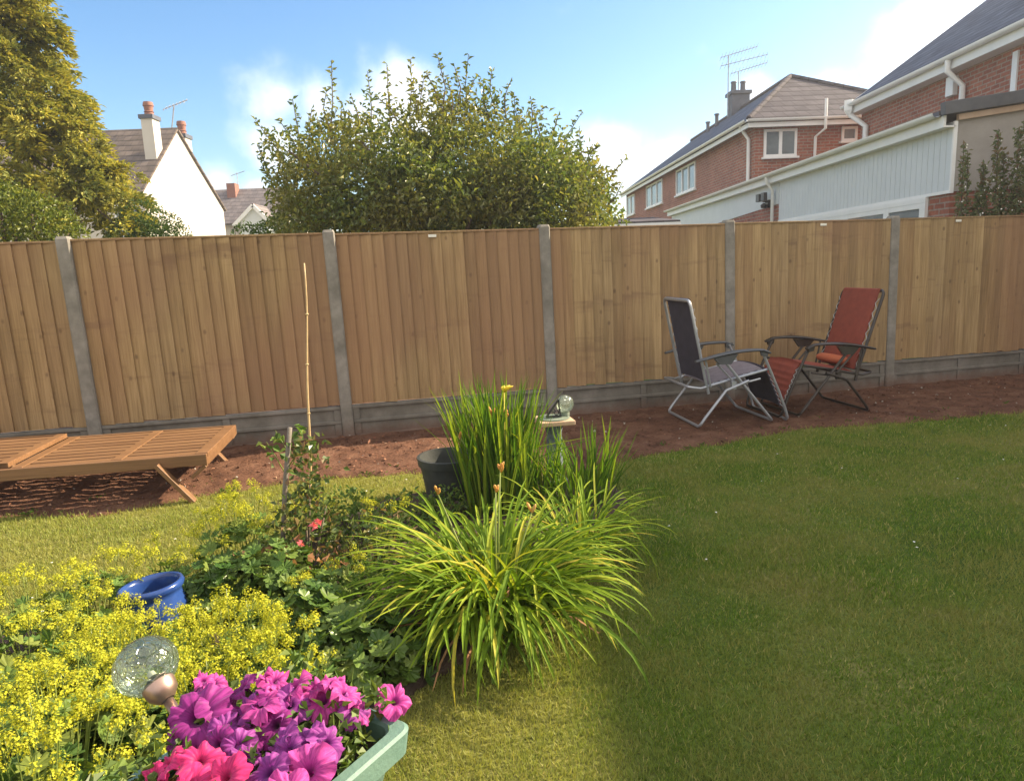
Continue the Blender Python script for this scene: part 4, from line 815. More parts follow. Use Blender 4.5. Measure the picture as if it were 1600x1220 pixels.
M['mauve'] = surf('mauve_grey_fabric', [(.15, .13, .15), (.21, .185, .21)], 14, .85, .3, 300, bd=.001)
M['grey_arm'] = surf('grey_arm_plastic', [(.05, .055, .06), (.08, .085, .09)], 9, .5, 0)
M['rust'] = surf('rust_red_fabric', [(.19, .036, .022), (.25, .052, .03)], 14, .85, .3, 300, bd=.001)
M['orange'] = surf('orange_pillow_fabric', [(.36, .09, .04), (.45, .12, .05)], 14, .85, .3, 300, bd=.001)
recliner('reclining_chair', 'dark navy reclining garden chair with silver grey frame, facing right by the fence', (1.64, 6.03, 0.012), math.radians(9), M['steel'], M['navy'], M['grey_arm'], None, .13, M['mauve'])
recliner('reclining_chair', 'rust red padded reclining garden chair with dark brown frame, facing left by the fence', (2.98, 6.36, 0.012), math.radians(190), M['brown_steel'], M['rust'], M['brown_steel'], M['orange'], .20)

# ---------------------------------------------------------------- wooden lounger
def lounger():
    p = gp(322, 709, .31); q = gp(0, 734, .31); d = unit(A(p[0]-q[0], p[1]-q[1], 0)); ang = math.atan2(d[1], d[0])
    T = thing('sun_lounger', 'slatted orange brown wooden sun lounger lying flat on the soil by the fence', 'sun lounger', (p[0], p[1], 0), ang)
    W_ = .90; L_ = 2.1; z = .31   # local: x from -L to 0, y 0 (near) to W (far)
    b = MB(); b.box((-L_, 0, z-.075), (0, .03, z-.002)); b.box((-L_, W_-.03, z-.075), (0, W_, z-.002)); b.box((-L_, .031, z-.075), (-L_+.03, W_-.031, z-.002)); bevel(b.obj('side_rail', M['lounger'], T), .004)
    b = MB(); b.box((-.075, .031, z-.028), (0.003, W_-.031, z+.003)); b.box((-.03, .031, z-.08), (.0, W_-.031, z-.0285)); bevel(b.obj('end_rail', M['lounger'], T), .004)
    segs = [(-.075, -.52), (-.585, -1.10), ]
    for k, (a, c) in enumerate(segs):
        b = MB(); n = 9; pitch = (W_-.07)/n
        for i in range(n): y = .037+i*pitch; b.box((c, y, z-.02), (a-.001, y+pitch-.024, z-.003))
        bevel(b.obj('slats', M['lounger'], T), .003)
    b = MB(); b.box((-.585, .031, z-.028), (-.5201, W_-.031, z+.001)); b.box((-1.17, .031, z-.028), (-1.101, W_-.031, z+.001)); bevel(b.obj('cross_rail', M['lounger'], T), .003)
    # backrest frame resting flat, a little proud
    b = MB(); x0, x1 = -1.18, -2.0; zz = z+.012
    b.box((x0-.065, .04, zz-.012), (x0-.002, W_-.04, zz+.02)); b.box((x1, .04, zz-.012), (x1+.065, W_-.04, zz+.02)); b.box((x1+.0, .04, zz-.011), (x0-.003, .0515, zz+.019)); b.box((x1+.0, W_-.0515, zz-.011), (x0-.003, W_-.04, zz+.019)); bk = bevel(b.obj('backrest', M['lounger'], T), .002)
    b = MB(); n = 8; pitch = (W_-.10)/n
    for i in range(n): y = .052+i*pitch; b.box((x1+.066, y, zz-.008), (x0-.066, y+pitch-.026, zz+.012))
    bevel(b.obj('backrest_slats', M['lounger'], bk), .003)
    for x in (-.30, -1.72):
        for y in (-.032, W_+.004):
            b = MB(); b.bar((x, y+.014, z-.045), (x+.20, y+.014, .0), .028, .062, (0, 1, 0)); bevel(b.obj('leg', M['lounger'], T), .003)
    for y in (.035, W_-.063):
        b = MB(); b.bar((-.02, y+.014, z-.085), (-.115, y+.014, .15), .024, .05, (0, 1, 0)); bevel(b.obj('brace', M['lounger'], T), .003)
lounger()

# ---------------------------------------------------------------- pots, sundial, canes
M['blue'] = surf('blue_glaze', [(.012, .038, .16), (.028, .075, .26)], 6, .22, .1, 20)
M['darkpot'] = surf('dark_grey_pot', [(.02, .024, .022), (.045, .05, .045)], 10, .6, .3, 60)
M['pot_soil'] = surf('potting_soil', [(.02, .014, .01), (.05, .035, .025)], 30, .95, .8, 90)
def pots():
    p = gp(240, 905, .25); T = thing('blue_pot', 'glazed cobalt blue pot with a rolled rim, tipped slightly among yellow flowers', 'plant pot', (p[0], p[1], 0.0))
    b = MB(); b.lathe([(0, 0), (.085, 0), (.10, .01), (.132, .09), (.138, .13), (.134, .165), (.126, .19), (.125, .202), (.138, .212), (.145, .228), (.138, .243), (.124, .243), (.116, .225), (.115, .19), (.12, .14), (.11, .06), (0, .03)], 48); o = smooth_angle(b.obj('pot_body', M['blue'], T), 1.2)
    s = MB(); s.lathe([(.0, .15), (.115, .15)], 24); s.obj('potting_soil', M['pot_soil'], T); T.rotation_euler = (math.radians(-2), math.radians(-5), 0); T.scale = (.86, .86, .95)
    p = gp(702, 712, .27); T = thing('black_pot', 'large empty dark grey plastic pot behind the daylily', 'plant pot', (p[0], p[1], 0))
    b = MB(); b.lathe([(0, 0), (.15, 0), (.185, .22), (.185, .225), (.198, .226), (.203, .275), (.186, .277), (.180, .24), (.172, .2), (.142, .03), (0, .03)], 48); smooth_angle(b.obj('pot_body', M['darkpot'], T), .9)
    s = MB(); s.lathe([(0, .10), (.155, .10)], 24); s.obj('potting_soil', M['pot_soil'], T)
pots()
M['stone'] = surf('blue_grey_pedestal', [(.05, .07, .09), (.12, .15, .17), (.2, .22, .23)], 22, .85, .6, 80)
M['sandstone'] = surf('sandstone_slab', [(.40, .25, .15), (.55, .38, .25)], 14, .85, .3, 80)
M['verdigris'] = surf('verdigris_dial', [(.13, .17, .13), (.22, .26, .2)], 14, .5, .2)
def crackle(name, tint):
    Mt, n, l, o = newmat(name); v = n.new('ShaderNodeTexVoronoi'); v.feature = 'DISTANCE_TO_EDGE'; v.inputs['Scale'].default_value = 55; t = n.new('ShaderNodeTexCoord'); l.new(t.outputs['Object'], v.inputs['Vector'])
    nn = noise(n, l, 80, 3, .7, t.outputs['Object'])
    r = ramp(n, [(1, 1, 1), (0, 0, 0)], [0, .07]); l.new(v.outputs['Distance'], r.inputs[0])
    bm = bump(n, l, math_(n, l, 'ADD', r.outputs[0], nn.outputs['Fac']), .6, .004)
    tr = n.new('ShaderNodeBsdfTransparent'); tr.inputs[0].default_value = tint+(1,); g = n.new('ShaderNodeBsdfGlossy'); g.inputs['Roughness'].default_value = .12; l.new(bm, g.inputs['Normal']); g.inputs['Color'].default_value = (.9, .95, .9, 1)
    d = n.new('ShaderNodeBsdfTranslucent'); d.inputs['Color'].default_value = (.55, .6, .5, 1); l.new(bm, d.inputs['Normal'])
    fr = n.new('ShaderNodeFresnel'); fr.inputs['IOR'].default_value = 1.6; l.new(bm, fr.inputs['Normal'])
    m1 = n.new('ShaderNodeMixShader'); l.new(math_(n, l, 'MULTIPLY_ADD', r.outputs[0], .35, .22), m1.inputs[0]); l.new(tr.outputs[0], m1.inputs[1]); l.new(d.outputs[0], m1.inputs[2])
    m2 = n.new('ShaderNodeMixShader'); l.new(math_(n, l, 'MINIMUM', math_(n, l, 'ADD', fr.outputs[0], .05), .8), m2.inputs[0]); l.new(m1.outputs[0], m2.inputs[1]); l.new(g.outputs[0], m2.inputs[2]); l.new(m2.outputs[0], o.inputs[0]); return Mt
M['crackle'] = crackle('crackle_glass', (.88, .93, .86))
M['copper'] = surf('brushed_copper_steel', [(.40, .27, .22), (.52, .38, .32)], 5, .38, 0, metal=.85)
def sundial():
    p = gp(865, 650, .47); T = thing('sundial', 'small sundial on a weathered blue grey stone pillar with a square top slab', 'sundial', (p[0], p[1], 0), math.radians(8))
    b = MB(); prof = [(.085, 0), (.085, .04), (.062, .07), (.055, .2), (.052, .36), (.062, .40), (.07, .425)]
    b.lathe(prof+[(0, .425)], 6); bevel(b.obj('pillar', M['stone'], T), .006)
    b = MB(); b.box((-.115, -.115, .426), (.115, .115, .456)); bevel(b.obj('top_slab', M['sandstone'], T), .006)
    b = MB(); b.lathe([(.105, .457), (.105, .464), (.09, .465), (.09, .462), (0, .462)], 40); d = b.obj('dial_plate', M['verdigris'], T)
    g = MB()
    g.bar((-.045, 0, .47), (.035, 0, .575), .006, .012); g.bar((.035, 0, .575), (.045, 0, .47), .006, .01); g.bar((-.05, 0, .468), (.05, 0, .468), .02, .008)
    for c, r in (((.02, 0, .49), .014), ((0, 0, .505), .01)):
        g.tube([(c[0]+r*math.cos(a), 0, c[2]+r*math.sin(a)) for a in np.linspace(0, 2*PI, 13)], .003, 5, cap=False)
    g.obj('gnomon', M['black'], d); T.rotation_euler[2] = math.radians(10)
    q = gp(884, 632, .52); b = MB(); k = MB()
    G = thing('glass_ball_light', 'crackle glass ball light standing beside the sundial plate', 'garden light', (p[0]+.078, p[1]+.045, .466))
    k.lathe([(.03, 0), (.028, .02), (.02, .02)], 16); k.obj('base', M['verdigris'], G)
    b.lathe([(.02, .02)]+[(.058*math.sin(a), .074-.058*math.cos(a)) for a in np.linspace(.4, PI, 14)], 28); b.obj('globe', M['crackle'], G, smooth=True)
sundial()
M['bamboo'] = surf('bamboo', [(.42, .28, .13), (.58, .42, .22)], 20, .5, .2)
M['greystick'] = surf('grey_weathered_stick', [(.12, .10, .08), (.19, .165, .135)], 30, .85, .4, 90)
def canes():
    a = gp(483, 790, 0); b_ = py(474, 406, a[1]+.05); T = thing('bamboo_cane', 'tall thin bamboo cane standing upright in front of the fence', 'cane', a)
    P = [A(0, 0, -.02)+(b_-a)*t+A(.007*math.sin(t*9)+.012*math.sin(t*PI), 0, 0) for t in np.linspace(0, 1, 16)]; c = MB(); c.tube(P, [.0085-.004*t for t in np.linspace(0, 1, 16)], 7)
    c.obj('pole', M['bamboo'], T, smooth=True); c = MB()
    for i in (3, 6, 9, 12): c.tube([P[i]-A(0, 0, .006), P[i], P[i]+A(0, 0, .006)], [.008, .0115, .008], 7)
    c.obj('node', M['bamboo'], T)
    a = gp(432, 875, .12); a[2] = 0; b_ = py(453, 668, a[1]+.02); T = tag(MB().tube([A(0, 0, -.05), (b_-a)*.3+A(.004, 0, 0), (b_-a)*.65-A(.004, 0, 0), (b_-a)], [.012, .0115, .011, .0105], 8).obj('garden_stake', M['greystick'], smooth=True), 'short grey weathered stake leaning in the flower bed beside the rose', 'stake'); T.location = a
canes()
#SPLIT2
# ---------------------------------------------------------------- bed plants
M['lily'] = leafmat('lily_leaf', [(.08, .15, .012), (.13, .22, .018), (.20, .30, .022), (.33, .38, .04), (.50, .42, .07)], trans=.4, rough=.6, gloss=.02, pos=[0, .35, .7, .93, 1])
M['iris'] = leafmat('sword_leaf', [(.05, .12, .012), (.085, .18, .016), (.14, .24, .02), (.24, .30, .03)], trans=.45, rough=.6, gloss=.02)
M['lady'] = leafmat('lady_mantle_leaf', [(.07, .13, .03), (.10, .18, .04), (.14, .21, .045), (.20, .24, .05)], trans=.3, rough=.5, gloss=.03)
M['dark_leaf'] = leafmat('dark_leaf', [(.045, .10, .02), (.08, .145, .03), (.12, .19, .04), (.18, .23, .05)], trans=.3, rough=.35, gloss=.05)
M['rose_leaf'] = leafmat('rose_leaf', [(.05, .085, .025), (.08, .12, .03), (.12, .15, .04), (.24, .14, .07)], trans=.3, rough=.35, gloss=.06)
M['dead'] = leafmat('withered_leaf', [(.30, .15, .08), (.42, .24, .13), (.24, .11, .06)], trans=.3, rough=.7, gloss=.01)
M['acid'] = leafmat('acid_yellow', [(.40, .42, .035), (.53, .51, .045), (.32, .37, .035), (.62, .56, .06)], trans=.3, rough=.6, gloss=.01)
M['stem'] = leafmat('green_stem', [(.14, .20, .04), (.22, .26, .06)], trans=.15)
M['bud'] = leafmat('orange_bud', [(.50, .22, .05), (.62, .30, .07), (.42, .26, .08)], trans=.2)
M['pink'] = leafmat('pink_petal', [(.70, .12, .16), (.80, .22, .24)], trans=.3)
M['yellow'] = leafmat('yellow_petal', [(.75, .60, .05), (.8, .68, .10)], trans=.3)
M['petpl'] = leafmat('petunia_leaf', [(.06, .11, .02), (.09, .15, .03), (.15, .20, .04), (.045, .08, .02)], trans=.3, rough=.5)

def straps(name, label, cat, base, nb, r0, L_, W_, h, droop, mat, seg=9, extra=None, zmin=.01):
    T = thing(name, label, cat, base); n = nb; az = rng.uniform(0, 2*PI, n); rr = r0*np.sqrt(rng.random(n))
    P = np.stack([np.cos(az+rng.normal(0, .8, n))*rr, np.sin(az+rng.normal(0, .8, n))*rr, 0*az], 1)
    V, F = ribbons(P, az+rng.normal(0, .3, n), rng.uniform(*h, n), rng.uniform(*L_, n), rng.uniform(*W_, n), rng.uniform(*droop, n), seg)
    V[:, 2] = np.maximum(V[:, 2], zmin+rng.uniform(0, .02, len(V))); mk('leaves', V, [F], mat, T); return T
def scapes(T, items, mat):
    """flower stalks with bud clusters: (dx, dy, z, n)"""
    for dx, dy, z, nb in items:
        s = MB(); s.tube([(dx*.2, dy*.2, 0), (dx*.6, dy*.6, z*.6), (dx, dy, z)], [.005, .004, .003], 6); so_ = s.obj('flower_stalk', M['stem'], T, smooth=True)
        b = MB()
        for k in range(nb):
            a = rng.uniform(0, 2*PI); d = unit(A(math.cos(a)*.55, math.sin(a)*.55, 1.0)); p = A(dx, dy, z-.01*k*.5); l = rng.uniform(.025, .048); b.tube([p, p+d*l*.35, p+d*l*.75, p+d*l], [.003, .006, .0065, .001], 6)
        b.obj('buds', mat, so_, smooth=True)
def crop_base(x, y): p = gp(x, y); return A(p[0], p[1], .01)
T = straps('daylily', 'large arching clump of bright green daylily leaves beside the lawn', 'plant', crop_base(775, 985), 640, .16, (.36, .72), (.013, .024), (.95, 1.52), (1.2, 2.6), M['lily'], 10)
scapes(T, [(.02, .10, .54, 3), (.04, .2, .60, 5), (-.22, .16, .52, 3), (.16, .05, .46, 2)], M['bud'])
# withered lower leaves of the daylily
n = 14; az = rng.uniform(0, 2*PI, n); V, F = ribbons(rng.normal(0, .1, (n, 3))*A(1, 1, 0), az, rng.uniform(.6, 1.4, n), rng.uniform(.35, .7, n), rng.uniform(.01, .018, n), rng.uniform(1.2, 2.6, n), 8)
V[:, 2] = np.maximum(V[:, 2], .015); mk('withered_leaves', V, [F], M['dead'], T)
T = straps('daylily', 'smaller arching daylily clump behind the right edge of the large one', 'plant', crop_base(905, 880), 170, .11, (.35, .56), (.010, .016), (.9, 1.45), (1.2, 2.4), M['lily'], 9)
T = straps('sword_leaf_plant', 'tallest clump of upright sword leaves in front of the middle fence post', 'plant', crop_base(782, 800), 300, .18, (.52, .84), (.012, .022), (1.30, 1.57), (.0, .26), M['iris'], 6)
scapes(T, [(-.02, -.15, .62, 5), (.06, -.14, .60, 4), (-.2, -.18, .50, 3)], M['bud'])
f = MB()
for k in range(6):
    a = k*PI/3; c = A(.05, .05, .70); f.tube([c, c+A(math.cos(a)*.02+.01, math.sin(a)*.02, .03), c+A(math.cos(a)*.035+.02, math.sin(a)*.035, .035+.01*math.sin(a*3))], [.004, .010, .001], 5)
f.tube([(.03, .03, 0), (.05, .05, .70)], .003, 5); f.obj('yellow_flower', M['yellow'], T, smooth=True)
T = straps('sword_leaf_plant', 'medium clump of upright sword leaves growing in front of the sundial pillar', 'plant', crop_base(845, 800), 70, .10, (.30, .50), (.010, .018), (1.2, 1.57), (0, .4), M['iris'], 6)
T = straps('sword_leaf_plant', 'short spreading clump of upright sword leaves right of the sundial', 'plant', crop_base(915, 790), 110, .16, (.32, .52), (.010, .016), (1.05, 1.5), (0, .5), M['iris'], 6)

# scalloped round leaf
def round_leaf(lobes=9, n=27):
    V = [(0, 0, 0)]
    for k in range(n+1):
        a = -PI*.92+2*PI*.92*k/n; s = abs(math.sin(a*lobes/2)); r = .78+.24*(1-s**1.5); V.append((r*math.cos(a)*.5, r*math.sin(a)*.5, .12+.05*math.cos(a*lobes)))
    return np.array(V), np.array([(0, k, k+1) for k in range(1, n+1)])
RL = round_leaf()
star = []
for k in range(5):
    a = 2*PI*k/5; b = .45; star += [(math.cos(a), math.sin(a), .15), (b*math.cos(a+.6), b*math.sin(a+.6), 0), (b*math.cos(a-.6), b*math.sin(a-.6), 0)]
STAR = (np.array([(0, 0, -.1)]+star)*.5, np.array([(0, 1+3*k, 2+3*k) for k in range(5)]+[(0, 3+3*k, 1+3*k) for k in range(5)]))
def lady(label, base, R_, hz, nl, ns, fl=1.0, cat='plant'):
    T = thing('lady_mantle', label, cat, base, 0, "lady's mantle plants with frothy yellow flowers")
    a = rng.uniform(0, 2*PI, nl); r = R_*np.sqrt(rng.random(nl)); z = hz*(.45+.4*rng.random(nl))*(1-.45*(r/R_)**2); P = np.stack([r*np.cos(a), r*np.sin(a), z], 1)
    V, F = stamp(RL[0], RL[1], frames(A(0, 0, 1)+rng.normal(0, .38, (nl, 3))+P*A(1, 1, 0)*1.5), P, rng.uniform(.05, .105, nl)); mk('leaves', V, [F], M['lady'], T)
    st = MB(); FP = []; FN = []
    for _ in range(ns):
        a = rng.uniform(0, 2*PI); rr = R_*math.sqrt(rng.random())*1.12; top = A(rr*math.cos(a), rr*math.sin(a), hz*(1.12-.3*(rr/R_)**2)*rng.uniform(.85, 1.12)); b0 = top*A(.3, .3, 0)
        mid = (top+b0)/2+A(0, 0, .03); st.tube([b0, mid, top], [.002, .0017, .0012], 4, cap=False)
        for q in range(rng.integers(3, 7)):
            d = unit(rng.normal(size=3)*A(1, 1, .6)+A(0, 0, .35)); L_ = rng.uniform(.012, .042); c = top+d*L_*A(1, 1, .8); st.tube([top-A(0, 0, .02), c], .0009, 3, cap=False)
            m_ = int(rng.integers(19, 34)*fl); o = rdir(m_); FP.append(c+o*.0165*rng.uniform(.4, 1.15, (m_, 1))); FN.append(o+A(0, 0, .7))
    FP = np.concatenate(FP); FN = np.concatenate(FN); V, F = stamp(STAR[0], STAR[1], frames(FN), FP, rng.uniform(.006, .0095, len(FP))); mk('flowers', V, [F], M['acid'], T)
    V_ = np.concatenate(st.V); mk('stems', V_, [np.concatenate(st.Q)], M['stem'], T)
LM = [((35, 1200), .25, .44, 120, 46, 'very front, at the lower left corner'), ((75, 1105), .24, .42, 110, 46, 'left of the glass globe lamp'), ((15, 1010), .24, .38, 100, 32, 'at the left edge, level with the globe'),
      ((165, 1030), .20, .33, 70, 46, 'just behind the glass globe lamp'), ((125, 960), .19, .30, 60, 26, 'in front and left of the blue pot'), ((250, 990), .16, .24, 50, 30, 'right in front of the blue pot'),
      ((352, 990), .18, .35, 70, 44, 'to the right of the blue pot'), ((415, 1005), .17, .34, 60, 40, 'right of the blue pot, nearest the dark leaves'), ((40, 930), .24, .36, 70, 28, 'far left, behind the others'), ((150, 895), .17, .30, 40, 20, 'left of and behind the blue pot'),
      ((355, 815), .17, .34, 40, 26, 'left of the grey stake'), ((385, 790), .15, .33, 24, 18, 'farthest back, near the bark chips'), ((250, 865), .10, .30, 18, 8, 'small and thin, behind the blue pot'), ((520, 890), .13, .28, 24, 9, 'between the rose and the daylily'),
      ((480, 790), .11, .26, 16, 7, 'at the foot of the bamboo cane'), ((600, 800), .15, .24, 26, 8, 'beside the black pot'), ((320, 1080), .16, .34, 60, 24, 'behind the purple petunias')]
for (x, y), R_, hz, nl, ns, w in LM:
    p = gp(x, y, hz*.9); lady("lady's mantle with frothy acid yellow flowers, "+w, A(p[0], p[1], .01), R_, hz, nl, ns)

# leafy mounds and the rose
def mound(name, label, base, R_, hz, n, mat, L_=(.03, .06), wd=.6, round_=False, stems=14, group=None):
    T = thing(name, label, 'plant', base, 0, group); d = rdir(n); d[:, 2] = abs(d[:, 2]); P = d*A(R_, R_, hz)*(rng.uniform(.35, 1.05, n)**.6)[:, None]; P = P[fbm(P[:, 0]*14+P[:, 2]*7, P[:, 1]*14+P[:, 2]*9, 41) > .36]; n = len(P)
    if round_: V, F = stamp(RL[0], RL[1], frames(A(0, 0, 1)+rng.normal(0, .5, (n, 3))+P*2), P, rng.uniform(L_[0], L_[1], n)*1.1)
    else:
        l = rng.uniform(L_[0], L_[1], n); V, F = leaves(P, rdir(n)+P*3, A(0, 0, 1)+rdir(n)*.8, l, l*wd, .25, .25)
    mk('leaves', V, [F], mat, T); st = MB()
    for k in range(stems): q = P[rng.integers(n)]; st.tube([q*A(.2, .2, 0), q*A(.7, .7, .6), q], [.004, .003, .0015], 4, cap=False)
    st.obj('stems', M['stem'], T); return T
GP = 'leafy perennials filling the flower bed'
for (x, y, R_, hz, n, mt, rd, lab) in [
    (350, 915, .22, .24, 340, 'dark_leaf', True, 'dark green lobed foliage just right of the blue pot'), (470, 985, .26, .27, 460, 'dark_leaf', True, 'dark lobed leaves in the middle of the bed'),
    (560, 1010, .26, .24, 460, 'dark_leaf', True, 'dark lobed leaves tucked under the left of the daylily'), (430, 905, .22, .26, 380, 'lady', True, 'bright lobed leaves at the foot of the grey stake'),
    (560, 915, .22, .26, 620, 'dark_leaf', False, 'small leaved dark bush left of the daylily'), (590, 850, .26, .30, 900, 'rose_leaf', False, 'small leaved bush behind and left of the daylily'),
    (640, 800, .22, .22, 600, 'lady', False, 'pale green bushy plant in front of the black pot'), (540, 800, .22, .26, 700, 'lady', False, 'pale green bushy plant right of the bamboo cane'),
    (700, 790, .16, .20, 420, 'dark_leaf', False, 'tiny leaved white speckled plant beside the black pot'), (60, 1150, .3, .24, 200, 'lady', True, 'lobed leaves under the yellow flowers in the lower left'),
    (210, 1150, .22, .30, 150, 'lady', True, 'large scalloped leaves below the glass globe'), (840, 900, .22, .16, 260, 'dark_leaf', False, 'low dark leaves beneath the daylily clump'), (410, 1040, .2, .22, 260, 'dark_leaf', True, 'dark leaves behind the back corner of the trough')]:
    p = gp(x, y, hz*.5); mound('leafy_plant', lab, A(p[0], p[1], .01), R_, hz, n, M[mt], (.045, .085) if rd else (.02, .042), .6, rd, group=GP)
p = gp(478, 880, .1); T = mound('rose_bush', 'straggly rose bush with a few pink flowers and withered leaves by the grey stake', A(p[0], p[1], .01), .20, .46, 620, M['rose_leaf'], (.025, .05), .6)
st = MB()
for (x, y) in ((484, 745), (478, 800), (510, 790), (450, 830), (530, 850)):
    q = py(x, y, p[1]+.1)-A(p[0], p[1], .01); st.tube([(0, 0, 0), q*A(.6, .6, .55), q], [.008, .006, .003], 6)
st.obj('canes', M['trunk'], T, smooth=True)
base = A(p[0], p[1], .01); n = 240; P = np.stack([rng.normal(.02, .05, n), rng.normal(.08, .05, n), rng.uniform(.3, .68, n)], 1); V, F = leaves(P, rdir(n), A(0, 0, 1)+rdir(n), .035, .024, .2, .2); mk('upper_leaves', V, [F], M['rose_leaf'], T)
for (x, y) in ((471, 849), (497, 816), (489, 822)):
    q = py(x, y, p[1]-.19)-base; f = MB(); n = 7; Pq = np.repeat(q[None], n, 0); V, F = leaves(Pq, rdir(n)+A(0, 0, .2), rdir(n), .022, .018, .4, .3); f.add(V, (), F); f.obj('rose_flower', M['pink'], T)
n = 46; P = np.stack([rng.normal(-.04, .10, n), rng.normal(-.18, .05, n), rng.uniform(.10, .24, n)], 1); V, F = leaves(P, rdir(n), rdir(n)+A(0, -1, .6), rng.uniform(.03, .055, n), .034, .3, .4); mk('withered_leaves', V, [F], M['dead'], T)
# thin leafy stem at the top of the stake
p = gp(445, 840, .1); T = thing('young_plant', 'thin leafy stem rising around the top of the grey stake', 'plant', A(p[0], p[1], .01)); base = A(p[0], p[1], .01); st = MB(); LP = []
for pts in ([(440, 850), (446, 760), (447, 700), (430, 672)], [(446, 740), (430, 712), (416, 690)], [(447, 735), (470, 700), (487, 690)], [(447, 700), (462, 675), (480, 668)]):
    q = [py(x, y, p[1]-.02+i*.012)-base for i, (x, y) in enumerate(pts)]; st.tube(q, [.0035]+[.0025]*(len(q)-2)+[.001], 5)
    for k in range(9): t = rng.uniform(.45, 1)*(len(q)-1); i = min(int(t), len(q)-2); LP.append(q[i]+(q[i+1]-q[i])*(t-i)+rng.normal(0, .012, 3))
st.obj('stem', M['stem'], T, smooth=True); LP = np.array(LP); n = len(LP); V, F = leaves(LP, rdir(n), A(0, 0, 1)+rdir(n)*.8, rng.uniform(.035, .06, n), .036, .2, .2); mk('leaves', V, [F], M['lady'], T)
# grass tufts at the bed edge
for (x, y, lab) in ((575, 1050, 'pale grass tuft between the trough and the daylily'), (600, 1010, 'small grass tuft in the shade of the daylily'), (530, 1055, 'grass tuft just behind the trough')):
    straps('grass_tuft', lab, 'plant', crop_base(x, y), 34, .05, (.12, .28), (.003, .005), (.7, 1.5), (.4, 1.8), M['lily'], 6)

# ---------------------------------------------------------------- trough, petunias, globe lamp
M['trough'] = surf('sea_green_plastic', [(.09, .175, .14), (.135, .225, .18)], 7, .62, .35, 90)
M['block'] = surf('pale_block', [(.5, .47, .42), (.6, .57, .52)], 10, .9, .4, 80)
ZR = .75; c1 = gp(632, 1133, ZR); c2 = gp(450, 1058, ZR); u = unit((c2-c1)*A(1, 1, 0)); v = A(u[1], -u[0], 0); v = -v if v[1] > 0 else v
TR = np.stack([v, -u, A(0, 0, 1)], 1)   # local x along the trough towards the camera, y across
if np.linalg.det(TR) < 0: TR[:, 1] *= -1
WT = float(np.linalg.norm((c2-c1)[:2])); LT = .62
ang = math.atan2(TR[1, 0], TR[0, 0])
def trough():
    T = thing('planter_trough', 'sea green plastic trough planter in the foreground', 'planter', (c1[0], c1[1], ZR-.19), ang); h = .19
    sgn = 1 if (TR[:, 1]@(c2-c1)) > 0 else -1
    def ring(i, z, r=.02, n=4):
        P = []
        for cx, cy, a0 in ((LT-i-r, WT-i-r, 0), (i+r, WT-i-r, PI/2), (i+r, i+r, PI), (LT-i-r, i+r, 1.5*PI)):
            for k in range(n+1): a = a0+PI/2*k/n; P.append((cx+r*math.cos(a), sgn*(cy+r*math.sin(a)), z))
        return P
    rings = [ring(.045, 0), ring(.012, h-.045), ring(.010, h-.042), ring(-.006, h-.040), ring(-.010, h-.004), ring(-.006, h), ring(.010, h), ring(.014, h-.004), ring(.02, h-.05), ring(.05, .01)]
    V = [p for r in rings for p in r]; k = len(rings[0]); Q = [(i*k+j, i*k+(j+1) % k, (i+1)*k+(j+1) % k, (i+1)*k+j) for i in range(len(rings)-1) for j in range(k)]
    T_ = [(0, j+1, j) for j in range(1, k-1)]; b = MB(); b.add(V, Q, T_); smooth_angle(b.obj('trough_body', M['trough'], T), .5)
    s = MB(); P = ring(.016, h-.035); s.add(P, (), [(0, j, j+1) for j in range(1, k-1)]); s.obj('potting_soil', M['pot_soil'], T)
    S = thing('plinth', 'low pale block plinth under the trough planter', 'plinth', (c1[0], c1[1], 0), ang); b = MB()
    for i in range(3):
        z0 = i*.187; b.box((.05, min(sgn*.05, sgn*(WT-.05)), z0), (LT-.05, max(sgn*.05, sgn*(WT-.05)), z0+.184))
    bevel(b.obj('block', M['block'], S), .006)
    return sgn
SG = trough()
def petmat(name, a, b, c):
    Mt, n, l, o = newmat(name); at = n.new('ShaderNodeAttribute'); at.attribute_name = 'rad'; an = n.new('ShaderNodeAttribute'); an.attribute_name = 'ang'
    r = ramp(n, [c, b, a, a], [.10, .32, .75, 1]); l.new(at.outputs['Fac'], r.inputs[0])
    t = n.new('ShaderNodeTexCoord'); cx = n.new('ShaderNodeCombineXYZ'); l.new(math_(n, l, 'MULTIPLY', an.outputs['Fac'], 26.), cx.inputs[0]); l.new(math_(n, l, 'MULTIPLY', at.outputs['Fac'], 2.5), cx.inputs[1])
    nn = noise(n, l, 1, 3, .6, cx.outputs[0]); vr = ramp(n, [(1, 1, 1), (0, 0, 0)], [.42, .55]); l.new(nn.outputs['Fac'], vr.inputs[0])
    col = mixrgb(n, l, math_(n, l, 'MULTIPLY', vr.outputs[0], .5), r.outputs[0], c)
    d = n.new('ShaderNodeBsdfPrincipled'); l.new(col, d.inputs['Base Color']); d.inputs['Roughness'].default_value = .55; d.inputs['Specular IOR Level'].default_value = .25; d.inputs['Sheen Weight'].default_value = .2
    tr = n.new('ShaderNodeBsdfTranslucent'); l.new(col, tr.inputs[0]); m1 = n.new('ShaderNodeMixShader'); m1.inputs[0].default_value = .38; l.new(d.outputs[0], m1.inputs[1]); l.new(tr.outputs[0], m1.inputs[2]); l.new(m1.outputs[0], o.inputs[0]); return Mt
PM = dict(purple=petmat('purple_petal', (.36, .03, .26), (.25, .015, .19), (.09, .004, .07)), violet=petmat('violet_petal', (.40, .07, .36), (.26, .025, .25), (.10, .01, .13)),
          magenta=petmat('magenta_veined_petal', (.70, .09, .40), (.50, .04, .30), (.22, .01, .15)), hot=petmat('hot_pink_petal', (.80, .04, .22), (.68, .025, .17), (.28, .01, .08)))
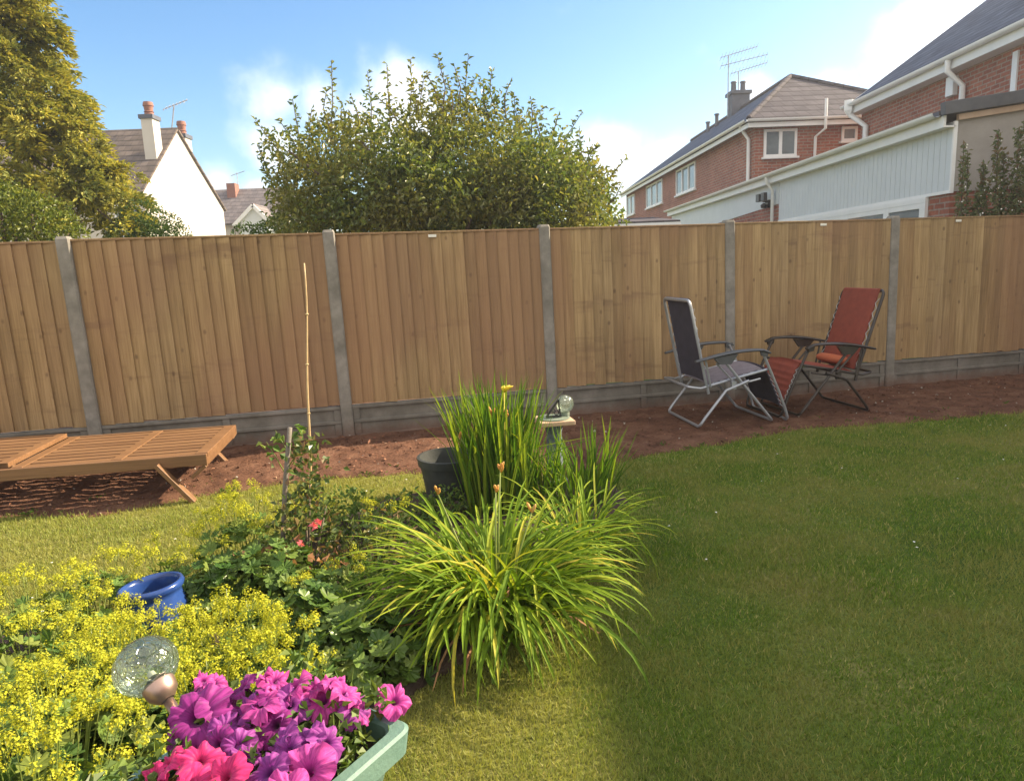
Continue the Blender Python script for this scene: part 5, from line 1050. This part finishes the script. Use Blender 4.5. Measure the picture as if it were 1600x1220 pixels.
def corolla(ruf, seed):
    r_ = np.random.default_rng(seed); n = 60; prof = [(.07, -.75), (.10, -.45), (.16, -.18), (.30, -.02), (.52, .06), (.76, .08), (1.0, .02)]; V = []; rad = []; ang_ = []
    ph = r_.uniform(0, 6.28, 4)
    for j, (r, z) in enumerate(prof):
        for k in range(n):
            a = 2*PI*k/n; lobe = 1-.13*(r**2)*(.5+.5*math.cos(5*a))**5 if r > .3 else 1; f = max(0, r-.3)/.7
            rr = r*lobe*(1+.05*f*math.sin(9*a+ph[0])+f*.12*math.sin(a+ph[1])+f*.06*math.sin(3*a+ph[2])); zz = z+f*.05*math.sin(17*a+ph[0]*3)*ruf+f*f*ruf*(.10*math.sin(5*a+ph[1])+.09*math.sin(8*a+ph[2])+.07*math.sin(14*a+ph[3]))-.12*f*f-.05*f*math.cos(5*a)
            V.append((rr*math.cos(a), rr*math.sin(a), zz)); rad.append(r); ang_.append(abs(k/n*2-1))
    Q = [(j*n+k, j*n+(k+1) % n, (j+1)*n+(k+1) % n, (j+1)*n+k) for j in range(len(prof)-1) for k in range(n)]; return np.array(V), np.array(Q), rad, ang_
def petunias():
    kinds = {'purple': ('petunia_plant', 'petunia plant with large purple blooms at the back left of the trough'), 'violet': ('petunia_plant', 'petunia with ruffled violet veined blooms at the front middle of the trough'),
             'magenta': ('petunia_plant', 'petunia with bright magenta veined blooms towards the right of the trough'), 'hot': ('petunia_plant', 'petunia with hot pink blooms at the front left of the trough')}
    cen = dict(purple=(.20, .16), violet=(.33, .10), magenta=(.09, .08), hot=(.45, .17)); roots = {}
    o3 = A(c1[0], c1[1], ZR-.04)
    for k, (nm, lab) in kinds.items():
        a, b = cen[k]; q = o3+TR[:, 0]*a+TR[:, 1]*b*(SG if TR[:, 1]@(c2-c1) > 0 else SG) ; roots[k] = thing(nm, lab, 'petunia', q, 0, 'petunias growing in the trough')
    FL = [(309, 1120, 41, 'purple', .10, (.1, -.9)), (347, 1100, 30, 'purple', .10, (.8, -.2)), (332, 1068, 17, 'magenta', .10, (.2, -.3)), (306, 1080, 15, 'purple', .11, (-.6, -.2)), (318, 1062, 14, 'magenta', .12, (.4, .1)), (380, 1072, 22, 'purple', .11, (-.5, -.3)), (408, 1098, 26, 'magenta', .11, (-.1, -.6)),
          (430, 1063, 20, 'magenta', .12, (.3, -.2)), (412, 1056, 13, 'magenta', .13, (-.3, .1)), (436, 1085, 26, 'purple', .11, (.5, -.2)), (455, 1100, 28, 'violet', .10, (.7, -.5)), (460, 1073, 22, 'magenta', .11, (-.3, -.1)), (385, 1105, 22, 'violet', .10, (-.7, -.4)), (400, 1122, 20, 'magenta', .09, (.1, -.7)),
          (505, 1092, 30, 'magenta', .09, (.0, -.6)), (490, 1074, 18, 'magenta', .10, (-.3, 0)), (518, 1066, 16, 'magenta', .11, (.2, .1)), (540, 1082, 24, 'magenta', .10, (.7, 0)), (552, 1104, 24, 'violet', .08, (.9, -.3)), (565, 1112, 16, 'magenta', .07, (1, -.3)), (617, 1095, 25, 'magenta', .05, (.5, -.7)),
          (480, 1160, 30, 'violet', .10, (-.4, -.4)), (512, 1158, 27, 'violet', .10, (.6, -.2)), (440, 1155, 22, 'violet', .10, (-.7, -.3)), (452, 1172, 20, 'violet', .10, (-.3, -.9)), (372, 1165, 22, 'violet', .09, (.2, -.7)), (340, 1160, 24, 'purple', .09, (-.2, -.6)), (430, 1132, 26, 'purple', .09, (.2, -.9)), (350, 1140, 22, 'violet', .09, (.5, -.6)),
          (482, 1205, 34, 'magenta', .10, (.0, -.7)), (418, 1205, 30, 'violet', .10, (-.3, -.5)), (490, 1180, 16, 'hot', .08, (.2, -.6)), (312, 1188, 28, 'hot', .10, (.3, -.5)), (262, 1192, 24, 'hot', .09, (-.7, -.1)), (352, 1212, 28, 'hot', .10, (-.1, -.6)), (240, 1215, 22, 'hot', .08, (-.5, -.6)), (300, 1225, 30, 'hot', .09, (0, -.6)),
          (385, 1185, 20, 'violet', .08, (.5, -.5)), (545, 1125, 14, 'violet', .07, (.4, -.7)), (275, 1150, 18, 'purple', .07, (-.6, -.5)), (400, 1150, 18, 'purple', .08, (-.2, -.7)), (450, 1240, 30, 'magenta', .10, (.2, -.6)), (520, 1090, 12, 'violet', .08, (.5, -.8))]
    cor = {}
    stm = {k: MB() for k in kinds}
    for i, (x, y, r, k, dz, nrm) in enumerate(FL):
        z = ZR+dz-.03; p = gp(x, y, z); dist = np.linalg.norm(p-A(0, 0, HCAM)); R_ = r/FPX*dist*1.04
        V, Q, rad, an = corolla(1.7 if k in ('violet', 'magenta') else 1.1, i); n_ = unit(A(nrm[0], nrm[1]*.75, .75)+rng.normal(0, .1, 3)); Mx = frames(n_[None])[0]; V = (V*R_)@Mx.T+p-A(*roots[k].location)
        o = mk('flower', V, [Q], PM[k], roots[k], smooth=True, attrs=dict(rad=rad, ang=an)); e = p-n_*R_*.7-A(*roots[k].location); stm[k].tube([e*A(.3, .3, 0), e*A(.7, .7, .5), e], [.003, .0025, .002], 5)
    for k in kinds:
        n = 700; a, b = cen[k]; P = np.stack([np.clip(rng.normal(0, .07, n), -a+.01, .2), rng.uniform(.02, WT-.02, n)*SG-b*SG, rng.uniform(0, .10, n)], 1)@np.array([[TR[0, 0], TR[1, 0], 0], [TR[0, 1], TR[1, 1], 0], [0, 0, 1]])
        P[:, 2] = np.abs(P[:, 2]); V, F = leaves(P, rdir(n)+A(0, 0, .3), A(0, 0, 1)+rdir(n)*.8, rng.uniform(.014, .027, n), rng.uniform(.009, .014, n), .2, .3); mk('foliage', V, [F], M['petpl'], roots[k]); stm[k].obj('stem', M['stem'], roots[k], smooth=True)
petunias()
def globe_lamp():
    g = gp(228, 1040, .80); e = gp(272, 1108, .745); ax = unit(g-e); T = thing('solar_globe_lamp', 'solar garden lamp with a clear crackle glass globe on a coppery metal stem', 'garden light', e-ax*.10)
    ax = unit(ax*A(1, 1, 1)+A(0, 0, .0)); w = A(0, 0, 1); vv = unit(np.cross(ax, A(.3, 1, 0))); uu = np.cross(vv, ax); Mx = np.stack([uu, vv, ax], 1); o = g-A(*T.location)
    R_ = 40/FPX*np.linalg.norm(g-A(0, 0, HCAM)); b = MB(); b.lathe([(R_*1.0*math.sin(a), -R_*.9*math.cos(a)) for a in np.linspace(.42, PI-.001, 22)], 48, o, Mx); b.obj('globe', M['crackle'], T, smooth=True)
    b = MB(); zb = -R_*.84; b.lathe([(R_*.50, zb+.006), (R_*.52, zb+.002), (R_*.47, zb-.014), (R_*.30, zb-.024), (R_*.21, zb-.027)], 32, o, Mx); b.obj('collar', M['copper'], T, smooth=True)
    b = MB(); b.tube([o+ax*(zb-.028), A(0, 0, 0)], .0085, 16); b.obj('stem', M['copper'], T, smooth=True)
    b = MB(); b.lathe([(0, zb+.012), (R_*.36, zb+.012), (R_*.40, zb+.003)], 24, o, Mx); b.obj('solar_cell', M['black'], T)
    b = MB(); q = o+ax*(zb+.02); b.lathe([(.0, .012), (.006, .008), (.007, 0)], 12, q, Mx); b.obj('bulb', M['petal_white'], T, smooth=True)
globe_lamp()
